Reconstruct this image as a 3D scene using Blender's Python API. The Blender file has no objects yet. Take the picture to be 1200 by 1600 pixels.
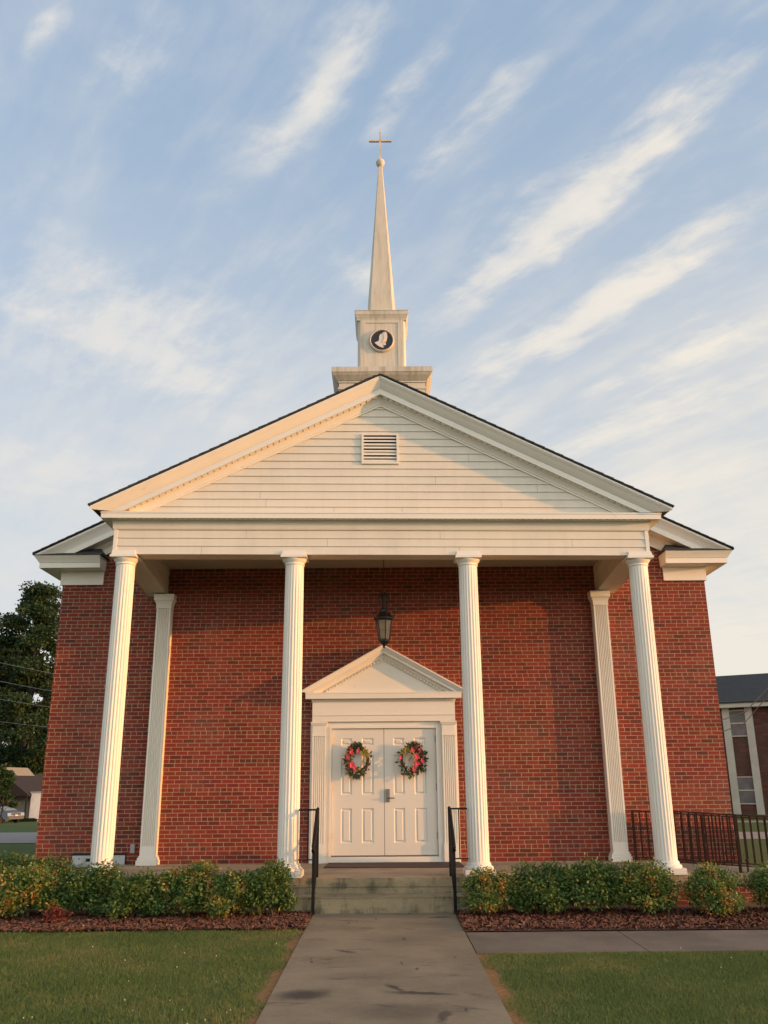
import bpy, math, random
import numpy as np
from mathutils import Vector, Matrix
random.seed(7); rng = np.random.default_rng(11)
S = bpy.context.scene
COL = S.collection
PI = math.pi

# ------------------------------------------------------------------ camera
cam_d = bpy.data.cameras.new('camera'); cam = bpy.data.objects.new('camera', cam_d); COL.objects.link(cam); S.camera = cam
rt = Vector((0.999969, -0.000297, -0.007897)); up = Vector((0.007458, -0.295242, 0.955393)); fw = Vector((0.002615, 0.955423, 0.295230))
cam.matrix_world = Matrix(((rt.x, up.x, -fw.x, -0.028), (rt.y, up.y, -fw.y, 0.0), (rt.z, up.z, -fw.z, 1.3226), (0, 0, 0, 1)))
cam_d.sensor_fit = 'VERTICAL'; cam_d.sensor_height = 24.0; cam_d.lens = 1355.14 * 24.0 / 1600.0
cam_d.clip_start = 0.1; cam_d.clip_end = 3000
S.render.resolution_x = 768; S.render.resolution_y = 1024

# ------------------------------------------------------------------ sun
AZ = math.radians(76.8)     # from the facade normal towards the right
EL = math.radians(5.6)
sun_dir = Vector((math.sin(AZ) * math.cos(EL), -math.cos(AZ) * math.cos(EL), math.sin(EL)))   # towards the sun
sd = bpy.data.lights.new('sun', 'SUN'); sun = bpy.data.objects.new('sun', sd); COL.objects.link(sun)
sd.energy = 2.8; sd.angle = math.radians(0.6); sd.color = (1.0, 0.415, 0.09)
sun.rotation_euler = sun_dir.to_track_quat('Z', 'Y').to_euler()
sun.location = (30, -8, 12)

S.view_settings.view_transform = 'Standard'; S.view_settings.look = 'None'
S.view_settings.gamma = 1.0; S.view_settings.exposure = 0.90
S.view_settings.use_curve_mapping = False
S.cycles.use_denoising = True
S.cycles.max_bounces = 6

# ------------------------------------------------------------------ world: sky with cirrus
W = bpy.data.worlds.new('World'); S.world = W; W.use_nodes = True
nt = W.node_tree; nt.nodes.clear()
class NT:
    """small node helper"""
    def __init__(s, t): s.t = t
    def n(s, typ, **kw):
        nd = s.t.nodes.new(typ)
        for k, v in kw.items():
            if k.startswith('_'): continue
            setattr(nd, k, v)
        return nd
    def set(s, sock, v):
        if v is None: return
        if hasattr(v, 'is_output') or isinstance(v, bpy.types.NodeSocket): s.t.links.new(v, sock)
        else:
            if isinstance(v, (tuple, list)) and len(v) == 3 and sock.type == 'RGBA': v = tuple(v) + (1,)
            sock.default_value = v
    def m(s, op, a, b=None, c=None, clamp=False):
        nd = s.n('ShaderNodeMath', operation=op); nd.use_clamp = clamp
        s.set(nd.inputs[0], a); s.set(nd.inputs[1], b); s.set(nd.inputs[2], c)
        return nd.outputs[0]
    def vm(s, op, a, b=None):
        nd = s.n('ShaderNodeVectorMath', operation=op)
        s.set(nd.inputs[0], a); s.set(nd.inputs[1], b)
        return nd.outputs['Value'] if op in ('DOT_PRODUCT', 'LENGTH') else nd.outputs[0]
    def mix(s, f, a, b, blend='MIX'):
        nd = s.n('ShaderNodeMix', data_type='RGBA', blend_type=blend)
        s.set(nd.inputs[0], f); s.set(nd.inputs[6], a); s.set(nd.inputs[7], b)
        return nd.outputs[2]
    def noise(s, vec, scale, detail=4, rough=.55, dist=0.0, out=0):
        nd = s.n('ShaderNodeTexNoise'); s.set(nd.inputs['Vector'], vec); nd.inputs['Scale'].default_value = scale
        nd.inputs['Detail'].default_value = detail; nd.inputs['Roughness'].default_value = rough; nd.inputs['Distortion'].default_value = dist
        return nd.outputs[out]
    def ramp(s, f, lo, hi, a=0.0, b=1.0):
        nd = s.n('ShaderNodeMapRange', interpolation_type='SMOOTHSTEP'); s.set(nd.inputs[0], f)
        nd.inputs[1].default_value = lo; nd.inputs[2].default_value = hi; nd.inputs[3].default_value = a; nd.inputs[4].default_value = b
        return nd.outputs[0]
    def cramp(s, f, pts):
        nd = s.n('ShaderNodeValToRGB'); s.set(nd.inputs[0], f); cr = nd.color_ramp
        while len(cr.elements) < len(pts): cr.elements.new(.5)
        for e, (p, c) in zip(cr.elements, pts): e.position = p; e.color = tuple(c) + (1,)
        return nd.outputs[0]
    def mapping(s, vec, loc=(0, 0, 0), rot=(0, 0, 0), sc=(1, 1, 1), typ='POINT'):
        nd = s.n('ShaderNodeMapping', vector_type=typ); s.set(nd.inputs[0], vec)
        nd.inputs[1].default_value = loc; nd.inputs[2].default_value = rot; nd.inputs[3].default_value = sc
        return nd.outputs[0]
    def sep(s, v):
        nd = s.n('ShaderNodeSeparateXYZ'); s.set(nd.inputs[0], v); return nd.outputs
    def comb(s, x, y, z):
        nd = s.n('ShaderNodeCombineXYZ'); s.set(nd.inputs[0], x); s.set(nd.inputs[1], y); s.set(nd.inputs[2], z); return nd.outputs[0]

def build_world():
    N = NT(nt)
    tc = N.n('ShaderNodeTexCoord'); d = tc.outputs['Generated']
    x, y, z = N.sep(d)
    sky = N.n('ShaderNodeTexSky'); sky.sky_type = 'NISHITA'; sky.sun_disc = False
    sky.sun_elevation = EL; sky.sun_rotation = PI - AZ
    sky.air_density = 1.0; sky.dust_density = 1.2; sky.ozone_density = 1.6; sky.altitude = 50
    bg1 = N.n('ShaderNodeBackground'); N.set(bg1.inputs[0], sky.outputs[0]); bg1.inputs[1].default_value = SKY_STRENGTH
    bgh = N.n('ShaderNodeBackground'); bgh.inputs[0].default_value = (.250, .338, .462, 1)
    mh = N.n('ShaderNodeMixShader'); mh.inputs[0].default_value = .55; nt.links.new(bg1.outputs[0], mh.inputs[1]); nt.links.new(bgh.outputs[0], mh.inputs[2])
    # cirrus sheet: direction projected on a level plane overhead
    zz = N.m('ADD', N.m('MAXIMUM', z, 0.0), 0.03)
    p = N.comb(N.m('DIVIDE', x, zz), N.m('DIVIDE', y, zz), 0.0)
    A = -1.03
    w1 = N.vm('MULTIPLY', N.vm('SUBTRACT', N.noise(p, 2.3, 4, .55, 0, 1), (.5, .5, .5)), (.20, .20, 0))
    pw = N.vm('ADD', p, w1)
    p2 = N.vm('ADD', p, N.vm('MULTIPLY', w1, (.35, .35, 0)))
    st = N.mapping(p2, rot=(0, 0, -A), sc=(1, 1, 1))
    fib = N.ramp(N.noise(N.mapping(st, sc=(1.6, 8.0, 1)), 1.0, 9, .60, .1), .30, .70)        # long fibres along the wind
    st2 = N.mapping(p2, rot=(0, 0, -A - .42), sc=(1, 1, 1))
    fib2 = N.ramp(N.noise(N.mapping(st2, sc=(4.0, 17.0, 1)), 1.0, 8, .62, .1), .30, .70)      # finer ones slanting across
    fluff = N.ramp(N.noise(p2, 7.0, 8, .62, .2), .32, .68)
    big = N.noise(N.mapping(st, loc=(3.1, 1.7, 0), sc=(.9, 1.6, 1)), 1.0, 4, .5)
    acc = None
    for cx, cy, a, L, w, s in CLOUDS:
        m = N.mapping(pw, loc=(cx, cy, 0), rot=(0, 0, a), sc=(L * 1.25, w * 1.75, 1), typ='TEXTURE')
        g = N.n('ShaderNodeTexGradient', gradient_type='SPHERICAL'); N.set(g.inputs[0], m)
        v = N.m('MULTIPLY', N.m('SMOOTH_MAX', g.outputs[1], 0.0, .1), s)
        acc = v if acc is None else N.m('ADD', acc, v)
    acc = N.m('MINIMUM', acc, 1.15)
    wide = N.m('ADD', N.m('MINIMUM', N.m('MULTIPLY', acc, 2.2), 1.0), .10)
    tex = N.m('ADD', N.m('ADD', N.m('MULTIPLY', N.m('SUBTRACT', fib, .5), .46), N.m('MULTIPLY', N.m('SUBTRACT', fib2, .5), .30)), N.m('MULTIPLY', N.m('SUBTRACT', fluff, .5), .40))
    tex = N.m('MULTIPLY', tex, N.ramp(z, .10, .48, .30, 1.0))
    den = N.m('ADD', N.m('MULTIPLY', acc, 1.05), N.m('MULTIPLY', tex, wide))
    c1 = N.ramp(den, .03, 1.18)
    veil = N.m('MULTIPLY', N.ramp(N.m('ADD', N.m('MULTIPLY', big, .7), N.m('MULTIPLY', fib, .25)), .35, .85), .30)
    low = N.ramp(z, 0.74, 0.12)                         # the thin sheet thickens towards the horizon
    lowp = N.ramp(N.noise(N.vm('MULTIPLY', d, (1, 1, 2.2)), 3.2, 7, .6, .3), .35, .65)
    lowtex = N.noise(N.mapping(st, sc=(1.3, 4.5, 1)), 1.0, 7, .6, .1)
    lowv = N.m('MULTIPLY', N.m('MULTIPLY', low, .94), N.m('ADD', N.m('MULTIPLY', N.m('ADD', N.m('MULTIPLY', fib, .25), N.m('MULTIPLY', lowp, .75)), .50), .72))
    haze = 0.05
    inv = lambda v: N.m('SUBTRACT', 1.0, v)
    grain = N.m('ADD', .80, N.m('MULTIPLY', N.m('ADD', fluff, fib), .13))
    c = inv(N.m('MULTIPLY', N.m('MULTIPLY', inv(N.m('MULTIPLY', c1, grain)), inv(veil)), N.m('MULTIPLY', inv(N.m('MINIMUM', lowv, .93)), 1 - haze)))
    # cloud light: cream towards the sunset side, cooler away from it, glowing round the low sun behind the viewer
    sx = N.m('ADD', N.m('MULTIPLY', x, .9), N.m('MULTIPLY', z, -.35))
    ccol = N.mix(N.ramp(sx, -.6, .45), CLOUD_COOL, CLOUD_WARM)
    toS = N.vm('DOT_PRODUCT', d, tuple(sun_dir))
    glow = N.m('ADD', 1.0, N.m('MULTIPLY', N.ramp(toS, .35, 1.0), GLOW))
    back = N.m('ADD', glow, N.m('MULTIPLY', N.ramp(y, .1, -.7), BACK))
    bg2 = N.n('ShaderNodeBackground'); N.set(bg2.inputs[0], ccol); N.set(bg2.inputs[1], back)
    mx = N.n('ShaderNodeMixShader'); N.set(mx.inputs[0], c); nt.links.new(mh.outputs[0], mx.inputs[1]); nt.links.new(bg2.outputs[0], mx.inputs[2])
    out = N.n('ShaderNodeOutputWorld'); nt.links.new(mx.outputs[0], out.inputs[0])
SKY_STRENGTH = 0.15
CLOUD_WARM = (0.485, 0.448, 0.392); CLOUD_COOL = (0.405, 0.402, 0.396); GLOW = 2.8; BACK = 0.8
CLOUDS = [(0.330,1.282,-1.039,0.40,0.052,1.10),(0.408,1.693,-0.968,0.45,0.068,1.0),(-0.104,1.020,-1.059,0.20,0.036,0.60),
(0.030,1.024,-1.100,0.139,0.020,0.45),(0.134,1.107,-1.018,0.156,0.024,0.50),(-0.440,0.946,-1.006,0.081,0.011,0.50),
(-0.343,0.948,-0.981,0.095,0.028,0.40),(-0.514,1.797,1.203,0.533,0.13,0.55),(-0.562,1.751,0.919,0.26,0.25,0.42),
(0.668,2.226,-0.782,0.473,0.13,0.60),(0.743,1.798,-1.016,0.224,0.057,0.80),(0.968,2.657,-0.814,0.394,0.2,0.4),
(0.678,1.670,-0.738,0.09,0.022,0.40),(-1.030,2.528,1.342,0.387,0.286,0.50),(0.214,2.177,-0.545,0.156,0.121,0.40),
(0.543,2.001,-1.028,0.114,0.030,0.50),(-0.041,1.474,1.273,0.079,0.042,0.40)]
build_world()

# ------------------------------------------------------------------ materials
def mat(name):
    m = bpy.data.materials.new(name); m.use_nodes = True; t = m.node_tree; t.nodes.clear()
    N = NT(t); b = N.n('ShaderNodeBsdfPrincipled'); o = N.n('ShaderNodeOutputMaterial'); t.links.new(b.outputs[0], o.inputs[0])
    return m, N, b
def bump(N, b, h, dist=.01, st=1.0):
    nd = N.n('ShaderNodeBump'); N.set(nd.inputs['Height'], h); nd.inputs['Distance'].default_value = dist; nd.inputs['Strength'].default_value = st
    N.t.links.new(nd.outputs[0], b.inputs['Normal'])
def geo(N): return N.n('ShaderNodeNewGeometry').outputs['Position']

def simple(name, col, rough=.6, var=.12, scale=6, metal=0.0, spec=.5):
    m, N, b = mat(name); P = geo(N)
    n = N.noise(P, scale, 5)
    c = N.mix(N.ramp(n, .3, .7), tuple(c * (1 - var) for c in col), tuple(min(1, c * (1 + var)) for c in col))
    N.set(b.inputs['Base Color'], c); b.inputs['Roughness'].default_value = rough; b.inputs['Metallic'].default_value = metal
    b.inputs['Specular IOR Level'].default_value = spec
    return m

def mk_paint(name, col=(.74, .70, .60), stain=0.0, grime=.25):
    m, N, b = mat(name); P = geo(N)
    n = N.noise(P, 1.3, 6, .6); n2 = N.noise(P, 14, 5, .6)
    base = N.mix(N.m('MULTIPLY', N.ramp(n, .35, .75), grime), col, tuple(c * .82 for c in col))
    spk = N.ramp(N.m('ADD', N.m('MULTIPLY', n2, .6), N.m('MULTIPLY', N.noise(P, 3.1, 4), .4)), .60, .70)
    base = N.mix(N.m('MULTIPLY', spk, .30), base, (.36, .34, .29))
    if stain:
        v = N.noise(N.mapping(P, sc=(9, 9, .7)), 1.0, 6, .65)
        base = N.mix(N.m('MULTIPLY', N.ramp(v, .42, .74), stain), base, (.30, .27, .17))
        v2 = N.noise(N.mapping(P, sc=(26, 26, 2.2)), 1.0, 4, .6)
        base = N.mix(N.m('MULTIPLY', N.ramp(v2, .5, .8), stain * .5), base, (.20, .18, .14))
    N.set(b.inputs['Base Color'], base); b.inputs['Roughness'].default_value = .55
    bump(N, b, n2, .0025, .5)
    return m
PAINT = mk_paint('white_paint'); SIDING = mk_paint('white_siding', (.69, .635, .52), 0.08, .55)
STEEPLE = mk_paint('weathered_white_paint', (.60, .54, .43), .5, .5)
CORN = mk_paint('stained_white_paint', (.58, .53, .43), .75, .6)
DOORP = mk_paint('door_paint', (.68, .64, .55), 0, .15)

def mk_brick(name, run=(1, 1), cA=(.245, .033, .018), cB=(.125, .023, .015), mort=(.41, .28, .165), header=True, dark=.0):
    m, N, b = mat(name); P = geo(N)
    x, y, z = N.sep(P)
    wob = N.noise(P, 2.0, 2)
    u0 = N.m('ADD', N.m('MULTIPLY', x, run[0]), N.m('MULTIPLY', y, run[1]))
    zc = N.m('ADD', N.m('DIVIDE', z, .0677), 70.0)
    row = N.m('FLOOR', zc); fz = N.m('FRACT', zc)
    rm = N.m('FLOORED_MODULO', N.m('SUBTRACT', row, 73.0), 7.0)
    isH = N.m('LESS_THAN', rm, .5) if header else 0.0
    wn = N.n('ShaderNodeTexWhiteNoise', noise_dimensions='1D'); N.set(wn.inputs['W'], row)
    jit = N.m('MULTIPLY', N.m('SUBTRACT', wn.outputs[0], .5), .18)
    ln = N.m('SUBTRACT', .2032, N.m('MULTIPLY', isH, .1016))
    off = N.m('ADD', N.m('MULTIPLY', N.m('FLOORED_MODULO', rm, 2.0), .5), jit)
    uc = N.m('ADD', N.m('ADD', N.m('DIVIDE', u0, ln), off), 200.0)
    cell = N.m('FLOOR', uc); fu = N.m('FRACT', uc)
    wn2 = N.n('ShaderNodeTexWhiteNoise', noise_dimensions='2D'); N.set(wn2.inputs['Vector'], N.comb(cell, row, 0))
    r = wn2.outputs[0]; r2 = N.sep(wn2.outputs[1])
    # mortar: distance to the brick edges, a little ragged
    rag = N.m('MULTIPLY', N.m('SUBTRACT', N.noise(P, 60, 3), .5), .004)
    du = N.m('MULTIPLY', N.m('MINIMUM', fu, N.m('SUBTRACT', 1.0, fu)), ln)
    dz = N.m('MULTIPLY', N.m('MINIMUM', fz, N.m('SUBTRACT', 1.0, fz)), .0677)
    dd = N.m('ADD', N.m('MINIMUM', du, dz), rag)
    isB = N.ramp(dd, .0038, .0062)
    col = N.mix(r2[0], cA, cB)
    col = N.mix(N.ramp(r, .86, .96), col, (.100, .028, .020))
    col = N.mix(N.m('MULTIPLY', N.ramp(r2[1], .7, .95), .5), col, (.25, .06, .035))
    fine = N.noise(P, 45, 4, .6)
    col = N.mix(N.m('MULTIPLY', N.ramp(fine, .35, .7), .35), col, (.10, .02, .015))
    patch = N.noise(P, .7, 4, .6)
    col = N.mix(N.m('MULTIPLY', N.ramp(patch, .45, .75), .18), col, (.24, .16, .13))
    mc = N.mix(N.ramp(N.noise(P, 9, 4), .3, .7), mort, tuple(c * .72 for c in mort))
    c = N.mix(isB, mc, col)
    if dark: c = N.mix(dark, c, (.02, .015, .012))
    N.set(b.inputs['Base Color'], c); b.inputs['Roughness'].default_value = .82; b.inputs['Specular IOR Level'].default_value = .3
    tilt = N.m('MULTIPLY', N.m('SUBTRACT', r, .5), .5)
    h = N.m('ADD', N.m('MULTIPLY', isB, N.m('ADD', 1.0, tilt)), N.m('MULTIPLY', fine, .35))
    bump(N, b, h, .006, .8)
    return m
BRICK = mk_brick('red_brick')
BRICK2 = mk_brick('brown_brick', cA=(.10, .05, .03), cB=(.075, .04, .026), mort=(.11, .07, .045), header=False)

def mk_concrete(name, col=(.215, .175, .13), stain=0.3, joints=False, riser=False):
    m, N, b = mat(name); P = geo(N)
    n = N.noise(P, 1.5, 6, .6); f = N.noise(P, 60, 4, .7); md = N.noise(P, 7, 5, .65)
    c = N.mix(N.ramp(n, .3, .7), tuple(k * .8 for k in col), tuple(k * 1.15 for k in col))
    c = N.mix(N.m('MULTIPLY', N.ramp(md, .55, .75), stain), c, (.10, .085, .07))
    c = N.mix(N.m('MULTIPLY', N.ramp(f, .45, .75), .5), c, tuple(k * .55 for k in col))
    c = N.mix(N.m('MULTIPLY', N.ramp(N.noise(P, 22, 5, .7), .52, .72), .35), c, tuple(k * 1.35 for k in col))
    if joints:
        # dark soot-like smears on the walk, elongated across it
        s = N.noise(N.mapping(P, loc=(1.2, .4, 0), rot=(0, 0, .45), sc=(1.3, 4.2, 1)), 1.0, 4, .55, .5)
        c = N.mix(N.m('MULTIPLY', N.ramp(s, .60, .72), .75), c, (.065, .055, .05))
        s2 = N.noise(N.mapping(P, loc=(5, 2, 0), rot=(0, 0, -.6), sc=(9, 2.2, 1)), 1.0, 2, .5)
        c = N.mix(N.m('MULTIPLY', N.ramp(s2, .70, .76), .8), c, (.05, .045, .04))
    if riser:
        s = N.noise(N.mapping(P, sc=(5, 5, 1.6)), 1.0, 5, .65, .6)
        s3 = N.noise(N.mapping(P, sc=(.9, .9, 6)), 1.0, 3, .6)
        c = N.mix(N.m('MULTIPLY', N.ramp(N.m('ADD', N.m('MULTIPLY', s, .6), N.m('MULTIPLY', s3, .4)), .46, .62), .75), c, (.055, .052, .038))
    N.set(b.inputs['Base Color'], c); b.inputs['Roughness'].default_value = .9; b.inputs['Specular IOR Level'].default_value = .2
    bump(N, b, N.m('ADD', f, N.m('MULTIPLY', md, .6)), .004, .7)
    return m
CONC = mk_concrete('walk_concrete', (.225, .178, .118), joints=True)
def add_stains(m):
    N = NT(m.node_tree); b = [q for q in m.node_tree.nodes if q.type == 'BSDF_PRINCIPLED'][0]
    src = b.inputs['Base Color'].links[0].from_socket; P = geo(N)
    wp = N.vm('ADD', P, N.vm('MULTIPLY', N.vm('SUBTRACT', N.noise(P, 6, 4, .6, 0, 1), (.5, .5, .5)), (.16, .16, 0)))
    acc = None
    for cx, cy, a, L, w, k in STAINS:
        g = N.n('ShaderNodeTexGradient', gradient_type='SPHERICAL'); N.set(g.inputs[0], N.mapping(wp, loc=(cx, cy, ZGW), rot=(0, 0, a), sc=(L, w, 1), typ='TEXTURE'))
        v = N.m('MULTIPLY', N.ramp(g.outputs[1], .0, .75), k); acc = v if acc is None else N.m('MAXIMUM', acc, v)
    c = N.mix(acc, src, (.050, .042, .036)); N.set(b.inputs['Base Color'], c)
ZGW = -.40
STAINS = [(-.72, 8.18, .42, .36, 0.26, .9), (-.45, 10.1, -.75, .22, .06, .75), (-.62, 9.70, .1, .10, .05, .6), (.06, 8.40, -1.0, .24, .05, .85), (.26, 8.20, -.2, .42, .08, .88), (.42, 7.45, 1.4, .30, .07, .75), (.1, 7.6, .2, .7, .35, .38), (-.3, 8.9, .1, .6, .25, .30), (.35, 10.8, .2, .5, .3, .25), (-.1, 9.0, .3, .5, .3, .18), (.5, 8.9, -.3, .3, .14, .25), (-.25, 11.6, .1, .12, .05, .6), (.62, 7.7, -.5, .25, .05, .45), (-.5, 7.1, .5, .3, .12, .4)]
add_stains(CONC); PORCH = mk_concrete('porch_concrete', (.38, .29, .19), .12); STEPM = mk_concrete('step_concrete', (.31, .25, .15), .25, riser=True)
RAMPM = mk_concrete('ramp_concrete', (.28, .23, .17), .2); SIDEW = mk_concrete('sidewalk_concrete', (.16, .13, .10), .25)

def mk_shingle():
    m, N, b = mat('dark_shingles'); P = geo(N)
    bt = N.n('ShaderNodeTexBrick'); N.set(bt.inputs['Vector'], N.mapping(P, sc=(1, 1, 1)))
    bt.inputs['Scale'].default_value = 3.0; bt.inputs['Mortar Size'].default_value = .02
    bt.inputs['Color1'].default_value = (.035, .036, .036, 1); bt.inputs['Color2'].default_value = (.055, .056, .055, 1); bt.inputs['Mortar'].default_value = (.02, .02, .02, 1)
    c = N.mix(N.ramp(N.noise(P, 30, 4, .7), .4, .7), bt.outputs[0], (.075, .075, .072))
    N.set(b.inputs['Base Color'], c); b.inputs['Roughness'].default_value = .95; b.inputs['Specular IOR Level'].default_value = .15
    bump(N, b, N.noise(P, 40, 3), .01, .6)
    return m
SHING = mk_shingle()
BLACK = simple('black_painted_iron', (.010, .009, .009), .65, .2, 20, 0, .2)
BROWNM = simple('brown_painted_steel', (.020, .008, .006), .7, .25, 12, 0, .15)
BRONZE = simple('dark_bronze', (.020, .014, .011), .45, .3, 18, .3)
MATM = simple('brown_doormat', (.060, .035, .030), .95, .25, 60)
BRASS = simple('dull_brass', (.30, .20, .09), .4, .2, 30, .7)
STEELM = simple('dull_grey_metal', (.22, .20, .18), .4, .2, 30, .8)
GREYBOX = simple('grey_plastic', (.30, .30, .29), .5, .08, 10)
DARK = simple('dark_void', (.012, .012, .013), .8, .1, 5)
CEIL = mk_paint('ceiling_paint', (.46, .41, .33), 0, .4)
RAKEP = mk_paint('trim_paint', (.78, .735, .63), 0, .3)

def mk_glass():
    m, N, b = mat('lantern_glass'); P = geo(N)
    c = N.mix(N.ramp(N.noise(P, 12, 3), .3, .7), (.34, .23, .12), (.46, .32, .17))
    N.set(b.inputs['Base Color'], c); b.inputs['Roughness'].default_value = .35
    b.inputs['Transmission Weight'].default_value = .45; b.inputs['Alpha'].default_value = .9
    return m
GLASS = mk_glass()

def mk_window():
    m, N, b = mat('window_glass'); P = geo(N)
    c = N.mix(N.ramp(N.noise(P, 1.2, 3), .3, .7), (.10, .12, .12), (.20, .21, .20))
    N.set(b.inputs['Base Color'], c); b.inputs['Roughness'].default_value = .12
    return m
WIN = mk_window()

def mk_leaf(name, pts, rough=.5, trans=.25, spec=.4, nscale=3.2, wr=.62):
    m, N, b = mat(name)
    g = N.n('ShaderNodeNewGeometry'); r = g.outputs['Random Per Island']; P = g.outputs['Position']
    n = N.noise(P, nscale, 4)
    f = N.m('ADD', N.m('MULTIPLY', r, wr), N.m('MULTIPLY', N.ramp(n, .32, .70), 1 - wr))
    c = N.cramp(f, pts)
    N.set(b.inputs['Base Color'], c); b.inputs['Roughness'].default_value = rough; b.inputs['Specular IOR Level'].default_value = spec
    tr = N.n('ShaderNodeBsdfTranslucent'); N.set(tr.inputs[0], c)
    ms = N.n('ShaderNodeMixShader'); ms.inputs[0].default_value = trans
    out = [q for q in N.t.nodes if q.type == 'OUTPUT_MATERIAL'][0]
    N.t.links.new(b.outputs[0], ms.inputs[1]); N.t.links.new(tr.outputs[0], ms.inputs[2]); N.t.links.new(ms.outputs[0], out.inputs[0])
    return m
G1, G2, G3, Y1, O1, R1 = (.040, .082, .020), (.070, .135, .030), (.120, .19, .038), (.25, .25, .05), (.42, .20, .055), (.28, .08, .045)
NAND = mk_leaf('nandina_leaves', [(0, G1), (.25, G2), (.48, G3), (.66, Y1), (.82, O1), (1, R1)], .5, .25, .4, 4.5, .42)
NANDG = mk_leaf('nandina_leaves_green', [(0, G1), (.3, G2), (.6, (.07, .12, .024)), (.80, (.13, .18, .034)), (.93, Y1), (1, O1)], .5, .25, .4, 4.5, .42)
NANDO = mk_leaf('nandina_leaves_orange', [(0, G1), (.22, G2), (.40, G3), (.52, Y1), (.7, O1), (.9, (.42, .16, .05)), (1, R1)], .5, .25, .4, 4.5, .42)
PINE = mk_leaf('tree_foliage_dark', [(0, (.016, .034, .012)), (.4, (.028, .052, .018)), (.8, (.044, .072, .024)), (1, (.062, .092, .03))], .6, .2, .2)
TREEG = mk_leaf('tree_foliage_green', [(0, (.022, .045, .014)), (.5, (.035, .07, .02)), (1, (.06, .10, .03))], .6, .25, .2)
GRASSM = mk_leaf('grass_blades', [(0, (.085, .130, .040)), (.35, (.12, .170, .050)), (.62, (.145, .195, .060)), (.84, (.21, .20, .078)), (1, (.32, .25, .12))], .6, .3, .2, 1.1, .52)
BARK = simple('bark', (.09, .065, .045), .9, .3, 12); TBARK = simple('dark_bark', (.035, .028, .020), .9, .3, 2)

def mk_ground():
    m, N, b = mat('lawn_soil'); P = geo(N)
    x, y, z = N.sep(P)
    n = N.noise(P, .6, 5, .6); f = N.noise(P, 25, 5, .7)
    c = N.mix(N.ramp(f, .3, .7), (.060, .085, .028), (.10, .13, .04))
    c = N.mix(N.m('MULTIPLY', N.ramp(n, .48, .68), .45), c, (.12, .10, .045))
    # bare earth along the walk's edges, sunlit orange put into its colour
    ed = N.m('ABSOLUTE', N.m('ADD', x, .035))
    edge = N.m('MULTIPLY', N.ramp(N.m('ADD', ed, N.m('MULTIPLY', N.m('SUBTRACT', N.noise(P, 5, 4), .5), .22)), 1.16, 1.04), N.m('LESS_THAN', y, 12.0))
    c = N.mix(edge, c, N.mix(N.ramp(f, .3, .7), (.26, .13, .05), (.38, .20, .085)))
    N.set(b.inputs['Base Color'], c); b.inputs['Roughness'].default_value = .95; b.inputs['Specular IOR Level'].default_value = .1
    bump(N, b, f, .03, .8)
    return m
GROUND = mk_ground()
ROADM = simple('asphalt', (.20, .18, .155), .9, .12, 8)
def mk_mulch():
    m, N, b = mat('mulch'); P = geo(N)
    f = N.noise(P, 38, 5, .7)
    c = N.cramp(f, [(.25, (.07, .034, .022)), (.5, (.13, .060, .038)), (.75, (.19, .095, .062))])
    N.set(b.inputs['Base Color'], c); b.inputs['Roughness'].default_value = .95; bump(N, b, f, .03, 1); return m
MULCH = mk_mulch()
CHIP = mk_leaf('mulch_chips', [(0, (.085, .038, .024)), (.4, (.125, .056, .036)), (.8, (.17, .080, .052)), (1, (.28, .17, .11))], .9, .0, .1)

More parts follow.
